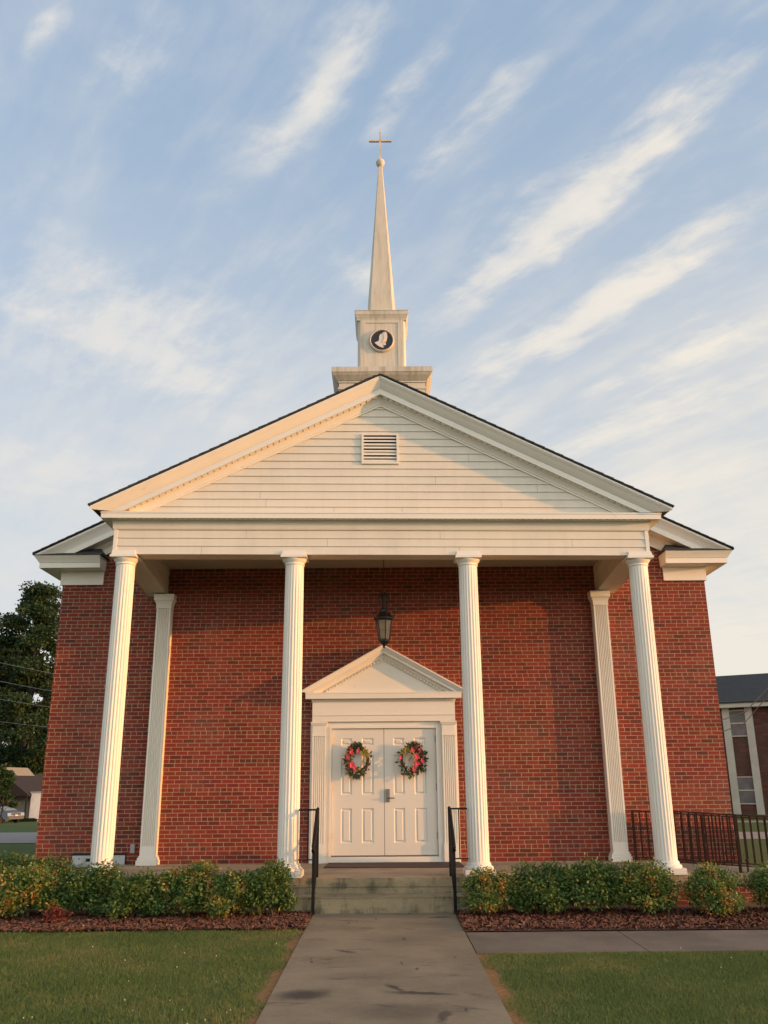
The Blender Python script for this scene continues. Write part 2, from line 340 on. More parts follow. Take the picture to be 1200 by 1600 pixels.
# ------------------------------------------------------------------ mesh helpers
class MB:
    def __init__(s): s.v = []; s.f = []; s.sm = []
    def add(s, vs, fs, smooth=False):
        o = len(s.v); s.v += [tuple(p) for p in vs]; s.f += [tuple(i + o for i in f) for f in fs]; s.sm += [smooth] * len(fs); return s
    def box(s, x0, x1, y0, y1, z0, z1):
        return s.add([(x0,y0,z0),(x1,y0,z0),(x1,y1,z0),(x0,y1,z0),(x0,y0,z1),(x1,y0,z1),(x1,y1,z1),(x0,y1,z1)],
                     [(0,3,2,1),(4,5,6,7),(0,1,5,4),(1,2,6,5),(2,3,7,6),(3,0,4,7)])
    def bar(s, a, b, w=.02, h=None, roll=Vector((0, 0, 1))):
        a = Vector(a); b = Vector(b); d = (b - a).normalized(); h = h or w
        r = roll if abs(d.dot(roll)) < .98 else Vector((1, 0, 0))
        sx = d.cross(r).normalized() * w / 2; sy = sx.cross(d).normalized() * h / 2
        vs = [a - sx - sy, a + sx - sy, a + sx + sy, a - sx + sy, b - sx - sy, b + sx - sy, b + sx + sy, b - sx + sy]
        return s.add(vs, [(0,3,2,1),(4,5,6,7),(0,1,5,4),(1,2,6,5),(2,3,7,6),(3,0,4,7)])
    def tube(s, pts, rad, n=8, smooth=True, caps=True):
        pts = [Vector(p) for p in pts]; rads = rad if isinstance(rad, (list, tuple)) else [rad] * len(pts); vs = []
        for i, p in enumerate(pts):
            d = (pts[min(i + 1, len(pts) - 1)] - pts[max(i - 1, 0)]).normalized()
            r = Vector((0, 0, 1)) if abs(d.z) < .9 else Vector((1, 0, 0))
            a = d.cross(r).normalized(); c = d.cross(a)
            for k in range(n): t = 2 * PI * k / n; vs.append(p + (a * math.cos(t) + c * math.sin(t)) * rads[i])
        fs = [(i*n+k, i*n+(k+1)%n, (i+1)*n+(k+1)%n, (i+1)*n+k) for i in range(len(pts)-1) for k in range(n)]
        s.add(vs, fs, smooth)
        if caps: s.add(vs[:n], [tuple(range(n))]); s.add(vs[-n:], [tuple(range(n))[::-1]])
        return s
    def lathe(s, prof, cx, cy, n=24, smooth=True, ang=0, sq=None):
        """prof: (radius, z)"""
        vs = []
        for r, z in prof:
            for k in range(n): t = ang + 2 * PI * k / n; vs.append((cx + r * math.cos(t), cy + r * math.sin(t), z))
        m = len(prof)
        fs = [(i*n+k, i*n+(k+1)%n, (i+1)*n+(k+1)%n, (i+1)*n+k) for i in range(m-1) for k in range(n)]
        s.add(vs, fs, smooth); s.add(vs[:n], [tuple(range(n))[::-1]]); s.add(vs[-n:], [tuple(range(n))]); return s
    def prism(s, poly, y0, y1):
        """polygon in (x,z), extruded in y"""
        n = len(poly); vs = [(x, y0, z) for x, z in poly] + [(x, y1, z) for x, z in poly]
        return s.add(vs, [tuple(range(n)), tuple(range(2*n-1, n-1, -1))] + [(i, i + n, (i+1) % n + n, (i+1) % n) for i in range(n)])
    def upath(s, prof, xl, xr, yf, yb):
        """moulding round three sides of a box (left, front, right). prof: closed list of (outward, z)"""
        vs = []; n = len(prof)
        for k in range(4):
            for o, z in prof:
                vs.append([(xl - o, yb, z), (xl - o, yf - o, z), (xr + o, yf - o, z), (xr + o, yb, z)][k])
        fs = [(k*n+i, k*n+(i+1)%n, (k+1)*n+(i+1)%n, (k+1)*n+i) for k in range(3) for i in range(n)]
        fs += [tuple(range(n)), tuple(range(4*n-1, 3*n-1, -1))]
        return s.add(vs, fs)
    def rake(s, prof, xs, zf):
        """moulding following zf(x) at each x of xs. prof: closed list of (y, dz)"""
        n = len(prof); vs = [(x, y, zf(x) + dz) for x in xs for y, dz in prof]; m = len(xs)
        fs = [(k*n+i, (k+1)*n+i, (k+1)*n+(i+1)%n, k*n+(i+1)%n) for k in range(m-1) for i in range(n)]
        fs += [tuple(range(n)), tuple(range(m*n-1, (m-1)*n-1, -1))]
        return s.add(vs, fs)
    def build(s, name, m, parent=None, fn=None):
        vs = [fn(v) for v in s.v] if fn else s.v
        me = bpy.data.meshes.new(name); me.from_pydata(vs, [], s.f); me.validate()
        if len(me.polygons) == len(s.sm): me.polygons.foreach_set('use_smooth', s.sm)
        bmfix(me)
        me.materials.append(m); o = bpy.data.objects.new(name, me); COL.objects.link(o)
        if parent: o.parent = parent
        return o
import bmesh
def bmfix(me):
    b = bmesh.new(); b.from_mesh(me); bmesh.ops.recalc_face_normals(b, faces=b.faces); b.to_mesh(me); b.free()
def fastmesh(name, V, F, m, parent=None):
    """V (n,3) array, F (k,c) int array"""
    me = bpy.data.meshes.new(name); k, c = F.shape
    me.vertices.add(len(V)); me.vertices.foreach_set('co', V.astype(np.float32).ravel())
    me.loops.add(k * c); me.loops.foreach_set('vertex_index', F.astype(np.int32).ravel())
    me.polygons.add(k); me.polygons.foreach_set('loop_start', np.arange(0, k * c, c, dtype=np.int32)); me.polygons.foreach_set('loop_total', np.full(k, c, dtype=np.int32))
    me.update(calc_edges=True); me.materials.append(m)
    o = bpy.data.objects.new(name, me); COL.objects.link(o)
    if parent: o.parent = parent
    return o
def empty(name, loc=(0, 0, 0)):
    """things built in world coordinates: the empty is put at the base and children keep their place"""
    o = bpy.data.objects.new(name, None); COL.objects.link(o); o.location = loc; o.empty_display_size = .2
    return o
def tag(o, label=None, cat=None, group=None, kind=None):
    if label: o['label'] = label
    if cat: o['category'] = cat
    if group: o['group'] = group
    if kind: o['kind'] = kind
    return o
def seat(root):
    """children were modelled in world space: shift them so the empty can stand at the thing's base"""
    L = root.location
    for c in root.children: c.location = c.location - L
def copy_tree(o, parent=None):
    c = o.copy(); COL.objects.link(c)
    if parent: c.parent = parent
    for ch in o.children: copy_tree(ch, c)
    return c

# ------------------------------------------------------------------ ground, walks, road
ZG = -0.40
def terrain(x, y):
    z = ZG - .02
    if x < -4 and y > 16: z -= .0245 * min(y - 16, 84) * min(1, (-x - 4) / 6)
    elif x < 8 and y > 16 and x >= -4: pass
    return z
def grid(name, xs, ys, m, dz=0.0, fz=terrain):
    V = np.array([(x, y, fz(x, y) + dz) for y in ys for x in xs]); nx = len(xs)
    F = np.array([(j*nx+i, j*nx+i+1, (j+1)*nx+i+1, (j+1)*nx+i) for j in range(len(ys)-1) for i in range(nx-1)])
    o = fastmesh(name, V, F, m); return o
gx = [-1500, -700, -300, -150, -80] + list(np.arange(-50, -3.9, 2.0)) + list(np.arange(-2, 51, 4.0)) + [80, 150, 300, 700, 1500]
gy = [-700, -200, -60, -20, -5, 2] + list(np.arange(6, 18.1, 2)) + list(np.arange(22, 101, 4)) + [130, 200, 400, 800, 1500]
tag(grid('ground', gx, gy, GROUND), kind='structure')

wk = MB()
jt = [2.0, 4.6, 7.15, 9.78, 12.83]
for a, b in zip(jt[:-1], jt[1:]): wk.box(-.993, .915, a + .006, b - .006, ZG - .12, ZG)
wk.box(-.98, .90, 2.0, 12.8, ZG - .12, ZG - .012)
tag(wk.build('path', CONC), kind='structure')
sw = MB()
for i in range(8): sw.box(.93 + i * 1.8, .93 + (i + 1) * 1.8 - .012, 9.99, 11.25, ZG - .12, ZG - .004)
tag(sw.build('sidewalk', SIDEW), kind='structure')
# far right: two path strips crossing the lawn
fs = MB(); fs.add([(10, 27.2, -.412), (40, 22, -.412), (40, 24.6, -.412), (10, 31, -.412)], [(0, 1, 2, 3)]); fs.add([(10, 38, -.412), (40, 30, -.412), (40, 31.2, -.412), (10, 39.6, -.412)], [(0, 1, 2, 3)])
tag(fs.build('pavement', simple('far_concrete', (.24, .205, .165), .9, .1, 3)), kind='structure')
rx = [-90, -60, -40, -30, -24, -20, -16, -12, -8]
tag(grid('road', rx, [35.5, 38, 41, 44, 47, 50], ROADM, .02), kind='structure')

st_ = MB().add([(-120, -22, -.415), (120, -22, -.415), (120, -9, -.415), (-120, -9, -.415)], [(0, 1, 2, 3)])  # unseen road behind the camera, added to bounce light onto the church
tag(st_.build('road', ROADM), kind='structure')
# mulch bed
mb = grid('mulch_bed', list(np.arange(-9, -.9, .5)) + [-.995], [11.6, 11.9, 12.3, 12.8, 13.3], MULCH, .028)
me2 = grid('mulch_bed', [.917] + list(np.arange(1.3, 9.5, .5)), [11.256, 11.5, 12.0, 12.6, 13.3, 13.9], MULCH, .028)
for o in (mb, me2): tag(o, kind='structure')
def chips(n):
    V = []; 
    x = np.where(rng.random(n) < .47, rng.uniform(-8.5, -1.0, n), rng.uniform(.93, 9, n))
    left = x < 0
    y = np.where(left, rng.uniform(11.5, 12.9, n), rng.uniform(11.27, 12.9, n)) + np.where(left, .05 * np.sin(x * 5) , 0)
    a = rng.uniform(0, PI, n); L = rng.uniform(.012, .035, n); w = rng.uniform(.005, .012, n); t1 = rng.uniform(-.012, .018, n); z = np.full(n, ZG + .018) + rng.uniform(0, .012, n)
    ca, sa = np.cos(a), np.sin(a)
    P = []
    for su, sv in ((-1, -1), (1, -1), (1, 1), (-1, 1)):
        P.append(np.stack([x + ca*L*su - sa*w*sv, y + sa*L*su + ca*w*sv, z + t1*su + sv*w*.5], 1))
    V = np.stack(P, 1).reshape(-1, 3); F = np.arange(4*n).reshape(n, 4)
    return fastmesh('mulch_chips', V, F, CHIP)
tag(chips(26000), 'reddish brown mulch chips spread under the shrubs along the porch', 'mulch', kind='stuff')

# grass
def in_lawn(x, y):
    e = .16 * (rng.random(len(x)) ** 1.0)
    wob = .05 * np.sin(y * 3.1) + .04 * np.sin(y * 7.7 + 1)
    lf = (x < -1.03 - e - wob) & (y < 11.58 + .04*np.sin(x*4))
    rg = (x > .96 + e + wob) & (y < 9.97)
    return lf | rg
def blades(n, x0, x1, y0, y1, h, w):
    x = rng.uniform(x0, x1, n); y = rng.uniform(y0, y1, n); k = in_lawn(x, y); x, y = x[k], y[k]; n = len(x)
    # thin or worn patches
    p = np.sin(x*1.3+.5)*np.sin(y*1.7+2) + .5*np.sin(x*3.1)*np.sin(y*2.9+1)
    hh = h * rng.uniform(.5, 1.2, n) * (1 - .25*np.clip(p, 0, 1)); a = rng.uniform(0, 2*PI, n); ww = w * rng.uniform(.6, 1.3, n)
    lx = rng.normal(0, .45, n) * hh; ly = rng.normal(0, .45, n) * hh; z = np.full(n, ZG - .02)
    V = np.stack([np.stack([x - np.cos(a)*ww, y - np.sin(a)*ww, z], 1), np.stack([x + np.cos(a)*ww, y + np.sin(a)*ww, z], 1), np.stack([x + lx, y + ly, z + hh], 1)], 1).reshape(-1, 3)
    return V
VV = np.concatenate([blades(420000, -5.8, 5.4, 6.6, 11.65, .033, .0032), blades(50000, -9, 9, 6.0, 11.65, .038, .005)])
tag(fastmesh('lawn_grass', VV, np.arange(len(VV)).reshape(-1, 3), GRASSM), 'short green grass growing on both sides of the front walk', 'grass', kind='stuff')
cl = MB()
for _ in range(36):
    if random.random() < .6: x, y = random.gauss(-2.3, 1.1), random.uniform(7.0, 10.8)
    else: x, y = random.gauss(4.0, .8), random.uniform(8.8, 9.9)
    if (x > -1.2 and x < 1.2) or y > 11.4: continue
    r = random.uniform(.004, .008); z = ZG + random.uniform(.02, .045)
    cl.lathe([(r*.4, z - r), (r, z), (r*.5, z + r)], x, y, 6)
tag(cl.build('clover_flowers', simple('clover_white', (.38, .36, .26), .8, .1, 50)), 'small white clover heads dotted over the lawn', 'clover', kind='stuff')

# ------------------------------------------------------------------ the church
D = 15.626            # front wall plane
HW = 5.90             # half width of the brick body
XC = -.04             # portico axis
F = 13.35             # portico face
HP = 4.27             # half width of portico
def droop(v):
    x, y, z = v
    k = min(1, max(0, (D - .3 - y) / (D - .3 - F)))
    return (x, y, z - .0105 * (x - XC) * k)
church = empty('church', (0, D, 0))
tag(church, 'red brick church with white columned portico, gable and tall steeple', 'church')
def part(mb_, name, m, parent=None, fn=None): return mb_.build(name, m, parent or church, fn)

# body walls
b = MB(); zc = 4.80; za = 8.30
b.prism([(-HW, -.6), (HW, -.6), (HW, 4.95), (0, 7.9), (-HW, 4.95)], D, D + .3)
part(b, 'front_wall', BRICK)
b = MB().box(-HW, -HW + .3, D + .3, D + 26, -.6, 4.95); part(b, 'side_wall', BRICK)
b = MB().box(HW - .3, HW, D + .3, D + 26, -.6, 4.95); part(b, 'side_wall', BRICK)
b = MB().prism([(-HW, -.6), (HW, -.6), (HW, 4.95), (0, 7.9), (-HW, 4.95)], D + 26, D + 26.3); part(b, 'rear_wall', BRICK)

# main roof
SL = .492
def zr(x): return 5.265 + SL * (6.32 - abs(x))
roof = MB()
for s in (-1, 1):
    n = 18
    pts = [(s * 6.335, zr(6.335)), (0, zr(0)), (0, zr(0) + .02), (s * 6.345, zr(6.345) + .016)]
    roof.prism(pts if s < 0 else pts[::-1], 15.17, D + 26.4)
mr = part(roof, 'main_roof', SHING)
# shingle courses along the visible rake edge (small overlapping steps)
for s in (-1, 1):
    st = MB()
    for i in range(44):
        xa = 6.33 - i * .145; xb = xa - .16
        if xb < 0: break
        st.add([(s*xa, 15.155, zr(xa)+.014), (s*xb, 15.155, zr(xb)+.014), (s*xb, 15.155, zr(xb)+.028), (s*xa, 15.155, zr(xa)+.036),
                (s*xa, 15.4, zr(xa)+.014), (s*xb, 15.4, zr(xb)+.014), (s*xb, 15.4, zr(xb)+.034), (s*xa, 15.4, zr(xa)+.044)],
               [(0,1,2,3),(7,6,5,4),(0,4,5,1),(1,5,6,2),(2,6,7,3),(3,7,4,0)])
    st.build('shingle_edge', SHING, mr)
# main rake mouldings (front gable trim)
FW = 15.58
crown = [(15.185, -.012), (15.19, -.045), (15.215, -.075), (15.245, -.115), (15.275, -.17), (15.28, -.19), (FW, -.19), (FW, -.012)]
fasc = [(15.282, -.193), (15.282, -.30), (15.31, -.30), (15.31, -.193)]
soff = [(15.311, -.25), (D + .02, -.25), (D + .02, -.285), (15.311, -.285)]
bedm = [(D - .10, -.286), (D - .085, -.33), (D - .04, -.37), (D - .035, -.49), (D + .01, -.49), (D + .01, -.286)]
RK = []
for nm, pr, dx in (('rake_crown', crown, .01), ('rake_fascia', fasc, .06), ('rake_soffit', soff, .05), ('rake_frieze', bedm, .34)):
    RK.append((nm, pr))
def clipz(prof, zf, xc, half, zmin, name, m):
    """rake moulding cut level at zmin at its lower ends"""
    mb_ = MB(); n = len(prof)
    for s in (-1, 1):
        vs = []
        for y, dz in prof:
            xe = half
            if zf(xc + half) + dz < zmin: xe = half - (zmin - (zf(xc + half) + dz)) / ((zf(xc) - zf(xc + half)) / half)
            vs.append((xc + s * xe, y, zf(xc + xe) + dz))
        for y, dz in prof: vs.append((xc, y, zf(xc) + dz))
        mb_.add(vs, [(i, (i+1) % n, (i+1) % n + n, i + n) for i in range(n)] + [tuple(range(n))])
    return mb_
for nm, pr in RK: part(clipz(pr, zr, 0, 6.31, 5.262, nm, RAKEP), nm, RAKEP)
# eaves: cornice returns at both front corners (box with crown) and side eaves
for s in (-1, 1):
    xo, xi = s * 5.90, s * 5.15
    xl, xr = min(xo, xi), max(xo, xi)
    r = MB()
    # frieze board
    r.box(xl - (.035 if s < 0 else 0), xr + (.035 if s > 0 else 0), D - .035, D - .002, 4.785, 5.036)
    if s < 0: r.box(-5.933, -5.902, D + .0, D + 25.9, 4.787, 5.034)
    else: r.box(5.902, 5.933, D + .0, D + 25.9, 4.787, 5.034)
    ret = part(r, 'frieze_board', RAKEP)
    c = MB()
    prof = [(0.0, 5.036), (.30, 5.036), (.30, 5.128), (.312, 5.132), (.33, 5.165), (.372, 5.225), (.385, 5.25), (0.0, 5.25)]
    # L-shaped return: outer side runs back as the eave, inner side stops at the wall
    n = len(prof); vs = []
    if s < 0: path = lambda o, z: [(-5.93 - o, D + 26, z), (-5.93 - o, FW - o, z), (-5.17 + o*.12, FW - o, z), (-5.17 + o*.12, D - .001, z)]
    else: path = lambda o, z: [(5.15 - o*.12, D - .001, z), (5.15 - o*.12, FW - o, z), (5.93 + o, FW - o, z), (5.93 + o, D + 26, z)]
    for k in range(4):
        for o, z in prof: vs.append(path(o, z)[k])
    fcs = [(k*n+i, k*n+(i+1)%n, (k+1)*n+(i+1)%n, (k+1)*n+i) for k in range(3) for i in range(n)] + [tuple(range(n)), tuple(range(4*n-1, 3*n-1, -1))]
    c.add(vs, fcs); part(c, 'cornice_return', RAKEP)
    # dark flashing cap sloping back to the wall on the return
    fl = MB()
    X0, X1 = (s * 6.33), (s * 5.07)
    Xm = s * 5.26
    fl.add([(X0, 15.172, 5.252), (X1, 15.172, 5.252), (Xm, D - .003, 5.49), (s*6.0, D - .003, 5.49), (X1, D - .003, 5.252), (X0, D - .003, 5.252)],
           [(0,1,2,3),(1,4,2),(0,3,5),(0,5,4,1),(2,4,5,3)])
    part(fl, 'flashing', SHING)

# ---- portico floor, steps
fl = MB(); fl.box(-4.36, 4.36, 13.306, D - .002, -.12, 0.0)
part(fl, 'porch_floor', PORCH)
for s in (-1, 1):
    fb = MB(); x0, x1 = sorted((s*4.33, s*1.362)); fb.box(x0, x1, 13.33, 13.43, -.6, -.122); x0, x1 = sorted((s*4.33, s*4.23)); fb.box(x0, x1, 13.43, D - .002, -.6, -.122)
    part(fb, 'porch_foundation', BRICK)
s1 = MB(); s1.box(-1.36, 1.36, 13.309, 13.5, -.6, -.124); s1.box(-1.36, 1.36, 12.83, 13.306, -.6, -.206); s1.box(-1.36, 1.36, 12.815, 13.2, -.206, -.20)
s1.box(-1.35, 1.35, 13.296, 13.305, -.122, -.004)
part(s1, 'front_step', STEPM)

# ---- entablature of the portico
ent = MB()
lapz = [4.738, 4.873, 5.004, 5.138]
# core beams
ent.box(XC - HP + .012, XC + HP - .012, F + .012, F + .34, 4.742, 5.29)
part(ent, 'front_beam', SIDING, None, droop)
for s in (-1, 1):
    sb = MB(); xo = XC + s * (HP - .012); xi = XC + s * (HP - .35); xl, xr = min(xo, xi), max(xo, xi)
    za, zb = 4.742, 4.56
    y0, y1 = F + .34, D - .002
    sb.add([(xl, y0, za), (xr, y0, za), (xr, y1, zb), (xl, y1, zb), (xl, y0, 5.29), (xr, y0, 5.29), (xr, y1, 5.29), (xl, y1, 5.29)],
           [(0,3,2,1),(4,5,6,7),(0,1,5,4),(1,2,6,5),(2,3,7,6),(3,0,4,7)])
    for sg, xf in ((1, xo), (-1, xi)):     # clapboards on both faces
        dirx = s * sg
        for k in range(3):
            zz0 = lapz[k] + .006; zz1 = lapz[k + 1] + .006
            zz0b = zz0 - .18 * (1 - k / 3)
            zz1b = zz1 - .18 * (1 - (k + 1) / 3)
            t = .012
            yy0 = F + .012 if sg > 0 else y0
            sb.add([(xf + dirx*t, yy0, zz0), (xf + dirx*.001, yy0, zz1), (xf + dirx*.001, y1, zz1b), (xf + dirx*t, y1, zz0b), (xf, yy0, zz0)], [(0, 1, 2, 3)])
            sb.add([(xf + dirx*t, yy0, zz0), (xf + dirx*t, y1, zz0b), (xf, y1, zz0b), (xf, yy0, zz0)], [(0, 1, 2, 3)])
    part(sb, 'side_beam', SIDING, None, droop)
def laps(mb_, xa_fn, xb_fn, zs, y, t=.014, slant=True):
    """clapboards: each board is thick at its lower edge"""
    for z0, z1 in zip(zs[:-1], zs[1:]):
        xa0, xb0, xa1, xb1 = xa_fn(z0), xb_fn(z0), xa_fn(z1), xb_fn(z1)
        if xb0 - xa0 < .02: continue
        if xb1 < xa1: xa1 = xb1 = (xa1 + xb1) / 2
        mb_.add([(xa0, y - t, z0), (xb0, y - t, z0), (xb1, y - .002, z1), (xa1, y - .002, z1), (xa0, y + .01, z0), (xb0, y + .01, z0), (xb1, y + .01, z1), (xa1, y + .01, z1)],
                [(0,1,2,3),(4,7,6,5),(0,4,5,1),(1,5,6,2),(2,6,7,3),(3,7,4,0)])
fr = MB(); laps(fr, lambda z: XC - HP + .06, lambda z: XC + HP - .06, lapz, F + .012, .017)
for z in (4.80, 4.93, 5.06):      # butt joints
    pass
part(fr, 'frieze_siding', SIDING, None, droop)
for s in (-1, 1):
    cb = MB(); x0, x1 = sorted((XC + s * HP, XC + s * (HP - .06))); cb.box(x0, x1, F - .008, F + .06, 4.735, 5.14)
    part(cb, 'corner_board', PAINT, None, droop)
# bed moulding + soffit + fascia of the level cornice, round three sides
pr = [(0, 5.138), (.012, 5.14), (.02, 5.16), (.028, 5.25), (.05, 5.291), (-.02, 5.291), (-.02, 5.138)]
part(MB().upath(pr, XC - HP, XC + HP, F, D - .05), 'bed_moulding', SIDING, None, droop)
pr = [(.0, 5.292), (.150, 5.292), (.150, 5.31), (.0, 5.31)]
part(MB().upath(pr, XC - HP, XC + HP, F, D - .05), 'cornice_soffit', RAKEP, None, droop)
pr = [(.150, 5.288), (.177, 5.288), (.177, 5.365), (.186, 5.368), (.186, 5.392), (.150, 5.392)]
part(MB().upath(pr, XC - HP, XC + HP, F, D - .05), 'cornice_fascia', PAINT, None, droop)
pr = [(.19, 5.393), (.182, 5.393), (-.01, 5.445), (-.01, 5.393)]
c = MB(); c.add([(XC-HP-.18, F-.18, 5.394), (XC+HP+.18, F-.18, 5.394), (XC+HP, F+.02, 5.45), (XC-HP, F+.02, 5.45)], [(0, 1, 2, 3)])
part(c, 'cornice_cap', CORN, None, droop)
# vent slots under the cornice
vs_ = MB()
x = XC - HP - .05
while x < XC + HP + .1:
    vs_.box(x, x + .045, F - .148, F - .140, 5.286, 5.2915); x += .095
part(vs_, 'soffit_vent_strip', simple('vent_slot', (.12, .10, .08), .8), None, droop)

# ---- pediment of the portico
PS = .4957; PT = 4.595
def zp(x): return 5.455 + PS * (PT - abs(x - XC))
proof = MB()
for s in (-1, 1):
    pts = [(XC + s * (PT + .02), zp(XC + PT + .02)), (XC, zp(XC)), (XC, zp(XC) + .018), (XC + s * (PT + .03), zp(XC + PT + .03) + .016)]
    proof.prism(pts if s < 0 else pts[::-1], F - .315, D + .5)
prf = part(proof, 'portico_roof', SHING, None, droop)
for s in (-1, 1):
    st = MB(); i = 0; xa = PT + .03
    while xa > .1:
        xb = xa - .15 - random.uniform(0, .02); k = random.uniform(.8, 1.25)
        A, B = XC + s*xa, XC + s*xb; za_, zb_ = zp(A), zp(B)
        st.add([(A, F-.322, za_+.014), (B, F-.322, zb_+.014), (B, F-.322, zb_+.026), (A, F-.322, za_+.020+.015*k),
                (A, F, za_+.014), (B, F, zb_+.014), (B, F, zb_+.034), (A, F, za_+.026+.018*k)], [(0,1,2,3),(7,6,5,4),(0,4,5,1),(1,5,6,2),(2,6,7,3),(3,7,4,0)])
        xa = xb + .005
    st.build('shingle_edge', SHING, prf, droop)
crown = [(F-.300, -.010), (F-.300, -.040), (F-.292, -.045), (F-.285, -.06), (F-.262, -.085), (F-.225, -.14), (F-.190, -.185), (F-.180, -.195), (F-.10, -.195), (F-.10, -.010)]
fasc = [(F-.180, -.197), (F-.180, -.292), (F-.155, -.292), (F-.155, -.197)]
soff = [(F-.154, -.262), (F+.01, -.262), (F+.01, -.285), (F-.154, -.285)]
bedm = [(F-.100, -.286), (F-.092, -.31), (F-.060, -.35), (F-.040, -.385), (F-.036, -.405), (F-.022, -.41), (F-.022, -.44), (F+.02, -.44), (F+.02, -.286)]
for nm, p_, m_ in (('rake_crown', crown, RAKEP), ('rake_fascia', fasc, PAINT), ('rake_soffit', soff, RAKEP), ('rake_bed_moulding', bedm, RAKEP)):
    mbx = clipz(p_, zp, XC, PT, 5.40, nm, m_)
    part(mbx, nm, m_, None, droop)
for s in (-1, 1):
    dn = MB(); x = .05
    while x < 4.15:
        A, B = XC + s*x, XC + s*(x + .076)
        vs = []
        for X_ in (A, B):
            zt = zp(X_) - .286
            vs += [(X_, F-.150, zt), (X_, F-.085, zt), (X_, F-.085, zt-.026), (X_, F-.150, zt-.020)]
        if min(v[2] for v in vs) > 5.42: dn.add(vs, [(0,1,2,3),(7,6,5,4),(0,4,5,1),(1,5,6,2),(2,6,7,3),(3,7,4,0)])
        x += .095
    part(dn, 'soffit_strip', RAKEP, None, droop)
# gable siding
tri_b = 5.40; 
zs = [5.40 + .1315 * k for k in range(20)]
def half_at(z): return max(0, PT - (z + .42 - 5.455) / PS)
gs = MB(); laps(gs, lambda z: XC - half_at(z), lambda z: XC + half_at(z), [z for z in zs if half_at(z) > 0] + [5.455 + PS*PT - .42], F + .012, .019)
gs.prism([(XC - 4.5, 5.30), (XC + 4.5, 5.30), (XC, 5.30 + 4.5 * PS)], F + .02, F + .06)
part(gs, 'gable_siding', SIDING, None, droop)
sj = MB()
def joint(x, z0, z1, t):
    y = F + .012
    sj.add([(x, y - t - .001, z0), (x + .005, y - t - .001, z0), (x + .005, y - .004, z1 - .002), (x, y - .004, z1 - .002)], [(0, 1, 2, 3)])
for z, x in ((0, -.8), (0, .3), (1, 1.9), (2, -2.0), (4, .85), (5, -2.6), (3, 2.5), (7, 1.4), (1, -1.9)): joint(x, zs[z], zs[z+1], .019)
for k, xs_ in ((0, (-2.9, 1.2)), (1, (-.9, 3.0)), (2, (-2.2, .9))):
    for x in xs_: joint(x, lapz[k], lapz[k + 1], .017)
part(sj, 'siding_joint', simple('joint_shadow_gap', (.30, .27, .22), .8), None, droop)
# gable vent
gv = MB(); X0, X1, Z0, Z1 = -.352, .258, 6.268, 6.80
gv.box(X0, X0 + .035, F - .03, F + .015, Z0, Z1); gv.box(X1 - .035, X1, F - .03, F + .015, Z0, Z1); gv.box(X0 + .036, X1 - .036, F - .03, F + .015, Z1 - .03, Z1); gv.box(X0 + .036, X1 - .036, F - .03, F + .015, Z0, Z0 + .03)
gvo = part(gv, 'gable_vent', PAINT, None, droop)
lv = MB()
n = 8
for k in range(n):
    z = Z0 + .035 + k * (Z1 - Z0 - .065) / n; h = (Z1 - Z0 - .065) / n
    zt = z + h * .62
    lv.add([(X0+.036, F-.026, z), (X1-.036, F-.026, z), (X1-.036, F-.004, zt), (X0+.036, F-.004, zt), (X0+.036, F-.018, z), (X1-.036, F-.018, z), (X1-.036, F-.0, zt+.004), (X0+.036, F-.0, zt+.004)],
           [(0,1,2,3),(7,6,5,4),(0,4,5,1),(2,6,7,3)])
lv.build('louvre', PAINT, gvo, droop)
MB().box(X0 + .036, X1 - .036, F - .0035, F - .0015, Z0 + .03, Z1 - .03).build('vent_back', DARK, gvo, droop)
# porch ceiling
c = MB()
x = XC - HP + .36
while x < XC + HP - .37:
    c.box(x, x + .118, F + .342, D - .003, 5.075, 5.10); x += .12
part(c, 'porch_ceiling', CEIL)

# ---- columns
def column(xc, yc, ztop, dz):
    root = empty('column'); root.parent = church
    H0, H1 = .165, ztop
    sh = MB(); nf = 20; per = 6; rings = 10; R0, R1 = .158, .146
    vs = []
    for i in range(rings):
        t = i / (rings - 1); z = H0 + (H1 - .14 - H0) * t; r = R0 + (R1 - R0) * t ** 1.3
        for k in range(nf * per):
            a = 2 * PI * k / (nf * per); ph = (k % per) / per
            dep = 0 if ph < .26 else math.sin((ph - .26) / .74 * PI) * .0135
            if i == 0 or i == rings - 1: dep *= .15
            vs.append((xc + (r - dep) * math.cos(a), yc + (r - dep) * math.sin(a), z))
    m = nf * per
    # ring positions: flutes start a little above the foot
    sh.add(vs, [(i*m+k, i*m+(k+1)%m, (i+1)*m+(k+1)%m, (i+1)*m+k) for i in range(rings-1) for k in range(m)])
    b_ = sh.build('shaft', PAINT, root)
    base = MB(); base.box(xc-.215, xc+.215, yc-.215, yc+.215, .003, .085)
    base.lathe([(.205, .086), (.212, .10), (.208, .118), (.188, .128), (.178, .140), (.180, .155), (.172, .172), (.160, .178)], xc, yc, 40)
    base.build('base', PAINT, root)
    cap = MB(); z = ztop
    cap.lathe([(.146, z-.14), (.158, z-.136), (.160, z-.122), (.150, z-.118), (.150, z-.105), (.160, z-.095), (.178, z-.07), (.192, z-.045), (.194, z-.035)], xc, yc, 40)
    cap.box(xc-.206, xc+.206, yc-.206, yc+.206, z-.034, z+.004)
    cap.add([(xc-.192, yc-.192, z+.005), (xc+.192, yc-.192, z+.005), (xc+.192, yc+.192, z+.005), (xc-.192, yc+.192, z+.005), (xc-.178, yc-.178, z+.075), (xc+.178, yc-.178, z+.075), (xc+.178, yc+.178, z+.075), (xc-.178, yc+.178, z+.075)],
            [(0,3,2,1),(4,5,6,7),(0,1,5,4),(1,2,6,5),(2,3,7,6),(3,0,4,7)])
    cap.build('capital', PAINT, root)
    return root
